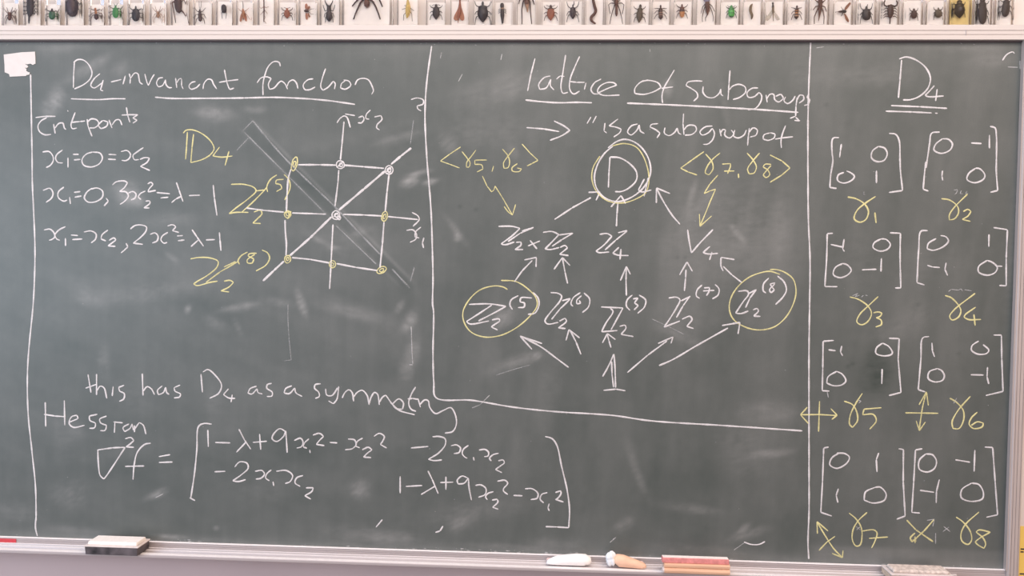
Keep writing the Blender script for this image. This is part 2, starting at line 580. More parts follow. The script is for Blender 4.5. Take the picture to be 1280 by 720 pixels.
# edges of the board
dust += 0.07 * np.exp(-V / 10.0) * fbm(U / 40, V / 8, 91) * 1.4 + 0.03 * np.exp(-V / 45)
vb = BH / MMPX - V
dust += 0.085 * np.exp(-(vb / 9.0) ** 2) * fbm(U / 30, V / 6, 93) * 1.5
dust += 0.11 * (1 / (1 + np.exp((vb - 22) / 1.5))) * (1 / (1 + np.exp(-(U - to_uv(1015, 690)[0]) / 6))) * (0.4 + fbm(U / 50, V / 14, 97))
band((660, 690), (1000, 703), 9, .03, 4)
# finger spots
for (px, py) in ((847, 322), (857, 322), (575, 258), (595, 262), (1060, 458), (1066, 455), (1148, 381), (1033, 131), (1198, 442)):
    blob(px, py, 3, 2.4, 0, -.045, 0)
dust = np.clip(dust, 0.004, 0.75)

idx = np.arange(NX * NZ).reshape(NZ, NX)
quads = np.stack([idx[:-1, :-1], idx[:-1, 1:], idx[1:, 1:], idx[1:, :-1]], -1).reshape(-1, 4)
vv = np.stack([GX, np.zeros_like(GX), GZ], -1).reshape(-1, 3)
back = len(vv)
corner = np.array([[BX0, 0.02, 0], [BX1, 0.02, 0], [BX1, 0.02, BH], [BX0, 0.02, BH]])
o_ = np.array(board.location)
me = bpy.data.meshes.new('writing_surface')
me.from_pydata((np.concatenate([vv, corner]) - o_).tolist(), [], quads.tolist() + [
    (back + 3, back + 2, back + 1, back),
    tuple([back, back + 1] + idx[0, ::-1].tolist()), tuple([back + 2, back + 3] + idx[-1].tolist()),
    tuple([back + 3, back] + idx[:, 0].tolist()), tuple([back + 1, back + 2] + idx[::-1, -1].tolist())])
at_ = me.attributes.new('dust', 'FLOAT', 'POINT')
at_.data.foreach_set('value', np.concatenate([dust.reshape(-1), np.zeros(4)]).astype(np.float32))
me.materials.append(M['slate'])
me.update()
surf = bpy.data.objects.new('writing_surface', me)
COL.objects.link(surf)
surf.parent = board
setp(surf, 'dark green slate writing surface hazed with wiped chalk')

# frame: top rail with two grooves
ZT = on_y(640, 31.2, RAIL_Y)[2]
z38, z43, z49 = (on_y(640, q, RAIL_Y)[2] for q in (38.3, 43.2, 49.0))
g = 0.0011
prof = [(0.022, ZT), (RAIL_Y, ZT), (RAIL_Y, z38 + g), (RAIL_Y + .0018, z38), (RAIL_Y + .001, z38 - g), (RAIL_Y + .001, z43 + g), (RAIL_Y + .0026, z43), (RAIL_Y + .001, z43 - g),
        (RAIL_Y + .001, z49), (0.0, z49), (0.0, BH), (0.022, BH)]
top_rail = MB().prism_x(prof, BX0 - 0.04, 0.045).build('frame_rail', M['cream_rail'], board)
setp(top_rail, 'cream grooved top rail that the insect blocks stand on')
strip_o = MB().box(BX0, 0.0, -0.004, -0.0002, z49 - 0.0035, z49 - 0.0002).build('shadow_strip', M['shadow_strip'], board)  # dark strip standing in for the shadow line under the rail
setp(strip_o, 'thin dark strip painted in for the shadow under the top rail')
jt = on_y(1208, 40, RAIL_Y)
MB().box(jt[0] - .0005, jt[0] + .0005, RAIL_Y - .0003, RAIL_Y + .003, z43 - .001, z38 + .002).build('joint_line', M['alu'], board)

# right upright with grooves, seen as an extruded profile
UW = on_y(1274.8, 690, RAIL_Y)[0]            # outer edge of the upright
print('upright width', UW)
pr = [(0.0, 0.02), (0.0, -0.010), (0.003, RAIL_Y), (0.22 * UW, RAIL_Y), (0.25 * UW, RAIL_Y + .0025), (0.28 * UW, RAIL_Y), (0.50 * UW, RAIL_Y), (0.53 * UW, RAIL_Y + .0025), (0.56 * UW, RAIL_Y),
      (0.80 * UW, RAIL_Y), (0.83 * UW, RAIL_Y + .002), (0.86 * UW, RAIL_Y), (0.98 * UW, RAIL_Y + .001), (UW, 0.02)]
up = MB().prism_z(pr, -0.020, z49).build('frame_upright', M['alu_side'], board)
setp(up, 'grooved grey aluminium upright at the right end of the board')
bl = MB().box(-0.0022, -0.0002, -0.0112, -0.0004, 0.0, z49).build('edge_bead', M['alu_side'], board)
pl = [(BX0 - 0.042, 0.02), (BX0 - 0.042, RAIL_Y), (BX0 - 0.004, RAIL_Y), (BX0, -0.010), (BX0, 0.02)]
MB().prism_z(pl, -0.020, z49).build('frame_upright', M['alu_side'], board)
# bottom rail
br = MB().prism_x([(0.02, -0.0002), (-0.0005, -0.0002), (-0.0065, -0.0008), (-0.0065, -0.006), (-0.0052, -0.007), (-0.0065, -0.008), (-0.0065, -0.0155), (0.02, -0.0155)], BX0, 0.0).build('frame_rail', M['alu'], board)
setp(br, 'grey aluminium bottom rail behind the chalk tray')
lip = MB().box(BX0, 0.0, -0.0072, -0.0004, -0.0001, 0.0018, 0.0005).build('edge_bead', M['alu_bright'], board)
setp(lip, 'bright bead along the foot of the writing surface')

# chalk tray, ridged
TEND = on_z(1192, 718, -0.016)[0]
TD = 0.052
tp = [(-0.0067, -0.0155), (-0.0067, -0.0130), (-0.0090, -0.0112), (-0.0120, -0.0112), (-0.0150, -0.0162), (-0.0200, -0.0166), (-0.0222, -0.0120), (-0.0262, -0.0114), (-0.0290, -0.0160), (-0.0345, -0.0166),
      (-0.0372, -0.0124), (-0.0395, -0.0118), (-TD, -0.0118), (-TD - .0012, -0.0128), (-TD - .0012, -0.0175), (-TD, -0.0185), (-0.0067, -0.0185)]
tray = MB().prism_x(tp, BX0, TEND).build('chalk_tray', M['alu'], board)
setp(tray, 'long ridged aluminium chalk tray with a bright front edge')
FLIP = MB().prism_x([(-0.0388, -0.01215), (-TD + .0005, -0.01175), (-TD + .0005, -0.0112), (-0.0395, -0.0116)], BX0, TEND).build('tray_edge', M['alu_bright'], board)
for ya, yb in ((-0.0091, -0.0119), (-0.0223, -0.0261)):
    MB().prism_x([(ya, -0.0113), (yb, -0.0114), (yb, -0.0109), (ya, -0.0109)], BX0, TEND).build('tray_ridge', M['alu_bright'], board)
TZ = -0.0108

# ------------------------------------------------------------------ chalk writing
REG = {'A': (0, 50, 4), 'B': (280, 50, 4), 'C': (540, 50, 4), 'D': (740, 50, 4), 'E': (960, 50, 4), 'F': (0, 200, 4), 'G': (280, 200, 4), 'H': (540, 200, 4),
       'I': (740, 200, 4), 'J': (1000, 200, 4.5), 'K': (540, 340, 4), 'L': (740, 340, 4), 'M': (1000, 360, 4.5), 'N': (1000, 480, 3.2714), 'O': (0, 440, 3.272),
       'P': (300, 440, 3.272), 'Q': (500, 500, 4.2333), 'R': (960, 640, 4), 'S': (640, 640, 4), 'T': (320, 640, 4), 'X': (0, 0, 1)}


def pts_of(spec):
    """'A x,y x,y B x,y' -> picture points"""
    out, reg = [], 'X'
    for tok in spec.split():
        if tok in REG:
            reg = tok
        else:
            a, b3 = tok.split(',')
            ox, oy, s_ = REG[reg]
            out.append((ox + float(a) / s_, oy + float(b3) / s_))
    return np.array(out)


def smooth_path(p, step=0.9):
    p = np.asarray(p, float)
    if len(p) < 3:
        segs = [p]
    else:
        cut = [0]
        for i in range(1, len(p) - 1):
            a, b3 = p[i] - p[i - 1], p[i + 1] - p[i]
            ca = np.dot(a, b3) / (np.linalg.norm(a) * np.linalg.norm(b3) + 1e-9)
            if ca < math.cos(math.radians(82)) or len(p) == 3:
                cut.append(i)
        cut.append(len(p) - 1)
        segs = [p[cut[i]:cut[i + 1] + 1] for i in range(len(cut) - 1)]
    out = []
    for s_ in segs:
        q = []
        for i in range(len(s_) - 1):
            p1, p2 = s_[i], s_[i + 1]
            p0 = s_[i - 1] if i > 0 else 2 * p1 - p2
            p3 = s_[i + 2] if i + 2 < len(s_) else 2 * p2 - p1
            L = np.linalg.norm(p2 - p1)
            k = max(1, int(L / step))
            t0 = 0; t1 = max(1e-3, np.linalg.norm(p1 - p0) ** .5); t2 = t1 + max(1e-3, L ** .5); t3 = t2 + max(1e-3, np.linalg.norm(p3 - p2) ** .5)
            for j in range(k):
                t = t1 + (t2 - t1) * j / k
                A1 = (t1 - t) / (t1 - t0) * p0 + (t - t0) / (t1 - t0) * p1
                A2 = (t2 - t) / (t2 - t1) * p1 + (t - t1) / (t2 - t1) * p2
                A3 = (t3 - t) / (t3 - t2) * p2 + (t - t2) / (t3 - t2) * p3
                B1 = (t2 - t) / (t2 - t0) * A1 + (t - t0) / (t2 - t0) * A2
                B2 = (t3 - t) / (t3 - t1) * A2 + (t - t1) / (t3 - t1) * A3
                q.append((t2 - t) / (t2 - t1) * B1 + (t - t1) / (t2 - t1) * B2)
        q.append(s_[-1])
        out.append(np.array(q))
    return out


WSCALE = 0.82


def stroke(mb_, spec, w):
    """one chalk line: a low ridge of chalk lying on the board"""
    for run in smooth_path(pts_of(spec) if isinstance(spec, str) else spec):
        if len(run) < 2:
            continue
        P3 = np.array([on_y(a, b3, 0.0) for a, b3 in run])
        nP = len(P3)
        T = np.gradient(P3, axis=0)
        T /= (np.linalg.norm(T, axis=1, keepdims=True) + 1e-12)
        S = np.stack([-T[:, 2], np.zeros(nP), T[:, 0]], 1)
        ph = random.random() * 100
        hw = []
        for i in range(nP):
            f = 1 + 0.16 * math.sin(ph + i * .21) + random.uniform(-.10, .10)
            e = min(i, nP - 1 - i)
            if e < 2:
                f *= (0.55, 0.85)[e]
            hw.append(0.5 * w * WSCALE * MMPX * f)
        vs, fs = [], []
        for i in range(nP):
            h = 0.00025 + random.uniform(0, .00018)
            vs += [P3[i] - S[i] * hw[i] + (0, -.00006, 0), P3[i] - S[i] * hw[i] * .55 + (0, -h, 0), P3[i] + S[i] * hw[i] * .55 + (0, -h, 0), P3[i] + S[i] * hw[i] + (0, -.00006, 0)]
        for i in range(nP - 1):
            for c in range(3):
                fs.append((4 * i + c, 4 * i + c + 1, 4 * i + 4 + c + 1, 4 * i + 4 + c))
        mb_.add(vs, fs)


def mark(name, specs, w=2.1, mat='white_chalk', parent=None, label=None):
    w = w * (0.90 if mat == 'yellow_chalk' else 1.0)
    mb_ = MB()
    for sp in specs.split('|'):
        if sp.strip():
            stroke(mb_, sp.strip(), w)
    o = mb_.build(name, M[mat], parent or board, recalc=False)
    if label:
        o['label'] = label
    return o


def group(name, label, items, w=2.1, mat='white_chalk', head=0):
    """a written group: its first item is the part itself, the rest are its sub-parts"""
    root = mark(name, items[head][1], items[head][2] if len(items[head]) > 2 else w, items[head][3] if len(items[head]) > 3 else mat, None, label)
    for it in items:
        if it is items[head]:
            continue
        mark(it[0], it[1], it[2] if len(it) > 2 else w, it[3] if len(it) > 3 else mat, root)
    return root


Y = 'yellow_chalk'
FA, GH = 'faint_chalk', 'ghost_chalk'
# dividers
mark('chalk_divider', 'A 153,172 155,290 157,400 160,560 162,720 F 168,250 175,450 172,600 166,720 O 117,0 112,100 115,250 130,400 145,550 148,690 X 45,645 44.4,660 46.7,670', 2.2, label='white chalk line down the left of the board')
mark('chalk_divider', 'B 1038,30 1015,200 1007,300 1005,400 1015,600 1025,720 G 1035,250 1042,450 1045,600 1043,720 K 8,200 5,400 9,550 20,628 200,642 400,675 600,697 900,717 X 813,526 905,532 1003,538.6', 2.3,
     label='white chalk line boxing in the lattice on its left and below')
mark('chalk_divider', 'D 1094,5 1085,200 1080,400 1080,720 I 1082,300 1090,500 1088,720 L 1085,400 1085,720 X 1011.3,580 R 205,0 200,150 204,235', 2.2, label='white chalk line left of the matrices')
# headings
group('chalk_heading', 'white chalk heading D4-invariant function', [
    ('word', 'A 372,110 368,175 367,240|A 368,112 390,98 420,102 448,130 460,165 450,195 420,222 372,245|A 500,168 470,195 454,228 470,240 510,215|A 516,200 508,230 502,250 516,255|A 555,210 607,198|'
     'A 627,178 615,222|A 646,168 652,190 650,218|A 652,192 675,165 690,170 695,192 700,212 714,222|A 724,170 735,212 742,228 760,190 772,172|A 815,188 795,192 783,215 792,235 812,228 828,198 830,222 845,238 860,238|'
     'A 878,190 884,240|A 883,215 895,195 908,192|A 908,194 908,228 916,245|A 978,208 958,213 945,232 955,246 982,238 1000,220|A 1015,245 1020,218 1040,196 1058,200 1068,222 1084,245|A 1122,148 1130,190 1138,222 1150,246 1170,240|A 1095,212 1135,205 1192,198', 1.9),
    ('word', 'B 282,132 275,112 250,108 222,132 206,170 195,220 195,276|B 165,214 185,190 212,184 236,192 222,222 228,247 250,240 274,214 286,206 304,218 318,246|B 316,232 325,210 345,200 362,215 370,244|'
     'B 446,194 418,200 396,226 405,248 430,248 456,235|B 508,143 492,190 484,235 495,252 522,235 546,206 556,218 552,246|B 606,204 588,218 582,240 606,246 634,226 624,206 598,200|B 655,225 668,200 692,192 720,198 740,230 747,255 738,272', 1.9),
    ('underline', 'A 355,294 430,297 500,298 560,294 628,294', 1.9),
    ('underline', 'A 775,286 850,292 1000,292 1150,291 1220,290 B 100,290 250,287 400,293 520,303 600,314 655,322', 2.3)])
group('chalk_heading', 'white chalk heading lattice of subgroups', [
    ('word', 'C 515,92 495,170 478,255|C 592,180 562,188 534,222 538,247 570,240 594,196 592,228 610,250|C 668,75 655,160 645,240 655,266 680,262|C 738,82 712,140 690,200 690,250 708,270 738,256|C 622,196 640,180 662,182|C 690,208 724,212 764,212|C 770,214 762,248|'
     'C 846,195 812,215 795,248 808,268 832,270|C 832,264 880,242 924,226 908,214 872,214 838,234 828,258 850,275 938,276', 1.9),
    ('word', 'C 1082,200 1042,212 1014,244 1014,268 1060,272 1110,258 1146,238 1132,216 1092,203 1050,205|C 1212,150 1185,195 1160,240 1150,280 1153,316|C 1148,242 1205,235', 1.9),
    ('word', 'D 552,206 510,205 478,212 470,228 500,245 525,265 528,285 508,306|D 556,232 555,262 575,285 608,288 638,264 644,245 646,272 656,280|D 690,152 685,220 680,300|D 684,252 702,232 735,222 765,235 768,260 740,286 705,298|'
     'D 830,240 800,242 775,265 782,286 810,284 836,262 848,278 845,305 820,340 780,350|D 870,275 876,312|D 873,296 890,272 908,272 914,298 934,310 958,292 945,273 918,282|D 968,284 960,304 978,318 1005,300 1016,280|D 1026,288 1020,330 1018,382|D 1022,304 1040,276 1058,278 1058,298 1035,316|D 1086,268 1074,288 1088,298 1082,320 1060,328', 1.9),
    ('underline', 'C 467,300 540,308 640,314 720,312 800,314', 2.3),
    ('underline', 'D 175,316 400,325 600,335 800,346 1032,362', 2.4)])
group('chalk_heading', 'white chalk heading D4 underlined twice above the matrices', [
    ('word', 'E 668,100 660,200 652,290|E 655,95 690,85 740,100 790,140 812,190 800,240 760,280 715,298 675,300|E 832,228 808,255 785,278 805,284 878,280|E 846,246 838,305', 2.2),
    ('underline', 'E 615,328 760,334 895,342', 2.3), ('underline', 'E 588,356 720,360 818,365|E 835,366 848,367', 2.1)])
# left column of text
mark('chalk_note', 'A 178,388 225,382 278,382|A 234,388 205,405 190,430 198,458 225,474 256,472|A 268,420 276,468|A 274,442 294,418 314,416 322,440 330,448|A 338,352 341,358|A 376,362 362,400 355,425 362,443 385,440|A 356,412 400,408 426,405|A 436,396 440,430 460,482|'
     'A 438,410 456,395 484,400 494,420 475,438 448,440|A 514,402 490,424 504,442 534,430 540,410 515,402|A 545,400 560,440|A 560,425 580,400 598,400 610,426|A 632,336 638,375 650,412|A 608,376 640,374 690,374 664,390 686,402 664,416', 2.0, label='white chalk note Crit points')
mark('chalk_equation', 'A 213,560 245,558 264,580 266,605 250,628 230,638|A 313,550 285,572 278,592 290,612 315,615|A 340,588 340,638|A 365,572 394,572|A 370,600 402,597|A 462,560 430,572 410,600 418,625 455,635 495,620 512,590 500,566 462,560|A 543,572 582,574|A 540,596 580,598|'
     'A 605,558 635,553 652,570 648,590 630,603 608,602|A 717,538 685,560 665,578 672,598 695,598|A 700,597 725,588 748,590 735,612 702,632 750,653', 2.0, label='white chalk equation x1 = 0 = x2')
mark('chalk_equation', 'F 215,152 250,142 265,165 258,190 230,212|F 320,135 292,160 292,188 320,206 336,200|F 348,185 352,220|F 370,162 402,158|F 374,186 408,180|F 462,140 435,160 422,190 440,210 480,208 512,185 512,155 485,140 455,146|F 530,190 542,206 520,230|'
     'F 562,125 580,110 620,105 638,113 622,138 598,158 630,160 642,180 625,205 600,222|F 640,166 665,158 680,170 675,190 655,200|F 727,155 702,168 690,185 705,198|F 738,120 755,112 766,122 745,146 740,160 780,152|F 728,206 748,204 750,215 720,240 748,240|'
     'F 783,163 850,169|F 803,190 842,186|F 882,112 895,150 915,208|F 906,182 880,195 858,213|F 945,178 1000,176|F 1066,125 1072,190 1085,278', 2.1, label='white chalk equation x1 = 0, 3x2 squared = lambda - 1')
mark('chalk_equation', 'F 220,350 250,346 270,364 274,384 262,396 245,402|F 328,333 295,350 275,375 284,395 300,402|F 327,390 328,430|F 355,375 390,378|F 362,398 412,395|F 420,360 455,355 480,370 478,395 455,415|F 540,350 510,375 505,395 530,405|F 545,402 570,390 580,400 560,415 540,430 578,432|F 630,416 640,435 605,465|'
     'F 652,345 675,328 705,325 732,335 730,355 705,385 666,416 715,422|F 750,372 775,365 790,380 785,405 762,415|F 840,362 812,380 805,400 820,416 836,412|F 838,330 864,324 880,334 862,354 895,362|F 885,380 915,378|F 890,404 922,400|F 960,348 985,385 1018,432|F 992,400 955,433|F 1030,400 1075,398|F 1097,362 1100,400 1105,455', 2.1, label='white chalk equation x1 = x2, 2x squared = lambda - 1')
mark('chalk_symbol', 'A 937,460 933,530 928,597|A 968,470 960,540 954,614|A 916,466 930,452 965,450 1020,475 1060,515 1070,545 1050,575 1005,600 954,613|A 1098,535 1064,580 1110,586 1162,580|A 1145,556 1125,628', 2.0, Y, label='yellow chalk D4 beside the square diagram')
mark('chalk_symbol', 'G 35,122 100,122 150,138 160,155 120,195 60,240 25,268 60,262 122,262|G 90,260 150,205 205,148 216,135|G 160,155 200,150|G 265,74 232,98 214,135 218,160|G 298,97 262,102 258,118 282,124 290,142 262,158|G 300,72 325,100 330,140 304,200|G 150,260 182,252 190,268 165,296 144,316 184,318', 2.1, Y, label='yellow chalk Z2 (5) left of the square diagram')
mark('chalk_symbol', 'F 952,495 990,488 1050,490 1090,507 1085,535 1040,575 985,608 968,620 985,628 1050,612 1088,606|F 1030,612 1100,560 1190,508|F 1120,535 1178,508|F 1238,460 1205,480 1190,505 1198,522|F 1284,466 1246,470 1240,480 1270,495 1260,515 1238,514 1236,500 1274,472|G 190,450 218,465 228,490 210,525 160,555|F 1120,606 1150,602 1168,612 1145,635 1105,655 1146,660', 2.1, Y, label='yellow chalk Z2 (8) below the square diagram')
# square diagram


def ring(region, cx, cy, rx, ry, tilt=0, turns=1.0, wob=0.06, n=14):
    out = []
    for i in range(int(n * turns) + 1):
        a = 2 * math.pi * i / n + 0.5
        x, y = rx * math.cos(a) * (1 + random.uniform(-wob, wob)), ry * math.sin(a) * (1 + random.uniform(-wob, wob))
        t = math.radians(tilt)
        out.append('%.1f,%.1f' % (cx + x * math.cos(t) - y * math.sin(t), cy + x * math.sin(t) + y * math.cos(t)))
    return region + ' ' + ' '.join(out)


dia = group('chalk_diagram', 'white chalk square cut by two axes and a thick diagonal', [
    ('square_outline', 'G 370,24 480,24 560,26|G 600,26 700,34 800,42|G 335,45 322,90 315,180 312,258|G 305,300 307,360 312,420 310,478|G 825,75 815,160 806,260|G 800,310 792,420 780,540|G 340,488 430,497 528,515|G 562,518 660,537 768,553', 2.5),
    ('axis', 'B 600,408 590,520 582,600|G 574,50 570,110 555,232|G 545,322 540,420 535,520 528,645', 2.2), ('axis', 'G 110,240 200,252 300,261|G 340,265 510,271|G 595,272 700,275 790,280|G 820,283 970,298', 2.2),
    ('arrowhead', 'B 565,415 578,395 600,380 614,386 632,438', 2.0), ('arrowhead', 'G 940,262 970,280 976,298 945,332', 2.0),
    ('diagonal', 'G 195,605 250,552 300,506|G 330,478 430,390 538,284|G 575,250 700,145 804,56|G 835,22 885,-20 936,-60', 3.2),
    ('axis_label', 'B 605,370 655,378|B 672,388 694,380 700,395 688,414 670,414|B 732,350 712,372 710,392 726,396|B 752,385 785,378 790,396 765,425 764,440 778,450', 1.9),
    ('axis_label', 'G 912,352 945,350 962,372 958,396 930,412|G 985,335 958,360 955,385 976,390|G 1000,388 992,415 998,440', 2.0)])
for (cx, cy, rx, ry, tl, tn) in ((582, 24, 20, 20, 0, 1.1), (825, 50, 19, 22, 10, 1.2), (560, 276, 20, 22, 0, 1.2)):
    mark('node', ring('G', cx, cy, rx, ry, tl, tn) + '|' + ring('G', cx + 2, cy, rx * .45, ry * .5, tl, 1.6, .3, 9) + '|G %d,%d %d,%d' % (cx - 14, cy + 10, cx + 12, cy - 14), 1.8, parent=dia)
mark('node', ring('G', 575, 290, 9, 8, 0, 1.1), 1.8, parent=dia)
for (cx, cy, rx, ry, tl, tn) in ((352, 20, 13, 36, 14, 1.1), (318, 272, 16, 18, 0, 1.1), (803, 282, 14, 25, 14, 1.2), (318, 496, 15, 19, 8, 1.1), (542, 521, 16, 18, 0, 1.1), (788, 550, 25, 15, -28, 1.2)):
    mark('node', ring('G', cx, cy, rx, ry, tl, tn) + '|' + ring('G', cx, cy, rx * .45, ry * .5, tl, 1.0, .3, 8), 1.8, Y, dia, 'yellow chalk ring on a corner or side of the square')
mark('node', 'G 302,262 336,258 318,296', 2.0, Y, dia)
mark('chalk_mark', 'B 935,298 965,290 996,300 995,320 965,330 970,345 986,355', 1.9, label='white chalk question mark top right of the square diagram')
# bottom left text
group('chalk_note', 'white chalk sentence this has D4 as a symmetry', [
    ('word', 'O 360,92 368,140 372,166|O 350,148 396,132|O 395,90 395,176|O 397,158 410,140 425,146 437,190|O 463,140 459,180|O 508,136 485,145 490,160 508,170 506,192 488,202'),
    ('word', 'O 582,88 585,178|O 586,160 602,142 618,150 632,174|O 664,138 644,158 648,175 668,166 678,144 682,166 692,174|O 737,135 712,146 716,160 738,172 734,184 712,188'),
    ('word', 'O 822,90 828,165|O 830,82 850,72 880,95 906,135 895,168 857,190|O 935,150 914,174 935,188 962,190|O 950,174 945,205'),
    ('word', 'P 68,140 42,150 32,168 48,172 70,150 74,166 92,172|P 130,128 112,134 110,148 132,165 130,180 110,182'),
    ('word', 'P 212,138 187,150 180,168 202,170 224,147 228,166 254,182'),
    ('word', 'P 330,130 308,134 305,148 322,165 324,182 308,190|P 350,150 355,176 376,178 400,146|P 404,140 396,194 382,212 362,200|P 418,188 430,165 445,155 458,165 465,202|P 465,184 480,165 500,157 520,178 528,216|P 528,214 536,186 550,166 562,172 570,216|P 570,206 582,186 596,176 610,196 622,214 650,192 668,208 665,234 640,232 622,212 650,238 715,257|P 718,143 700,175 690,210 700,234 720,243|P 686,192 706,190 730,194|P 728,190 738,226|P 735,216 756,196 770,200 776,226 800,252 830,240 862,228 880,255 885,295 870,325 838,332')], 2.1)
mark('chalk_note', 'O 185,205 187,305|O 263,198 265,300|O 180,255 225,262 268,265|O 283,288 320,272 314,258 292,266 283,292 300,308 346,300|O 398,255 365,262 368,280 390,292 386,310 366,312|O 436,262 408,275 412,290 436,300 430,320 410,322|O 470,288 468,330|O 464,286 502,290|O 528,294 503,310 510,326 532,312 540,294 546,320|O 550,300 550,328|O 550,316 570,288 586,300 597,336', 2.1, label='white chalk word Hessian')
group('chalk_matrix', 'white chalk Hessian matrix after the nabla squared f', [
    ('nabla', 'O 400,400 402,450 410,505 425,520 440,500 512,390|O 512,390 460,392 398,401|O 512,355 535,350 548,362 530,378 515,388 548,390|O 617,373 592,378 562,410 549,460 544,522|O 512,468 590,466|O 650,428 696,420|O 650,452 706,450', 2.2),
    ('bracket', 'O 866,295 832,293 812,305 805,400 795,500 780,600|O 776,596 798,608', 2.2), ('bracket', 'Q 768,193 805,205 830,240 855,350 885,480 897,580 893,675|Q 893,676 830,672 770,670', 2.2),
    ('entry', 'O 850,318 852,388|O 880,370 942,372|O 977,315 1000,360 1026,398|O 1005,370 967,410|P 80,335 85,400|P 52,370 110,365|P 186,325 162,314 135,340 132,356 150,366 178,345 187,322 190,360 193,412|P 222,362 248,353 258,370 250,388 232,393|P 282,355 264,372 258,388 274,394|P 285,400 287,413|P 298,340 325,333 342,345 325,362 312,378 345,383|P 367,370 398,372|'
     'P 442,356 468,360 475,378 460,395 430,400|P 502,352 480,366 472,385 490,392|P 500,400 525,390 540,400 520,415 505,430 536,432|P 548,345 570,333 590,345 584,364 574,378 600,393', 2.1),
    ('entry', 'Q 58,254 150,246|Q 172,195 205,193 238,205 240,235 205,280 150,314 180,321 222,317|Q 270,242 300,238 320,255 312,278 285,284|Q 362,240 335,262 330,285 346,304 356,308|Q 388,302 392,320|Q 418,265 450,262 468,276 466,296 445,300|Q 522,282 492,290 474,310 484,323|Q 520,322 545,318 552,332 530,350 505,368 540,385', 2.1),
    ('entry', 'O 878,490 922,488|O 960,470 980,450 1010,455 1015,475 990,500 952,527 975,530 1005,522|P 62,488 90,485 100,500 86,516 65,520|P 128,482 110,498 105,515 120,527|P 135,530 138,548|P 148,488 190,485 215,505 205,530 185,538|P 258,505 232,515 225,535 246,550|P 270,556 300,555 294,570 265,588 290,602', 2.1),
    ('entry', 'P 655,508 655,578|P 678,550 745,546|Q 148,375 170,420 202,495|Q 186,456 112,500|Q 243,405 243,475|Q 213,437 282,435|Q 358,412 328,403 303,425 308,445 340,440 362,412 365,460 378,530|Q 398,452 430,450 455,470 450,500 415,515|Q 495,485 465,495 453,512 462,528|Q 487,530 515,525 518,540 490,568 520,578|Q 515,430 555,425 570,440 548,470 548,482 570,500|Q 600,505 648,507|Q 662,470 700,470 730,495 725,520 692,527|Q 780,490 750,500 742,525 760,545|Q 790,548 783,570 790,587|Q 822,490 850,480 852,495 835,520 822,526 865,540', 2.1)])
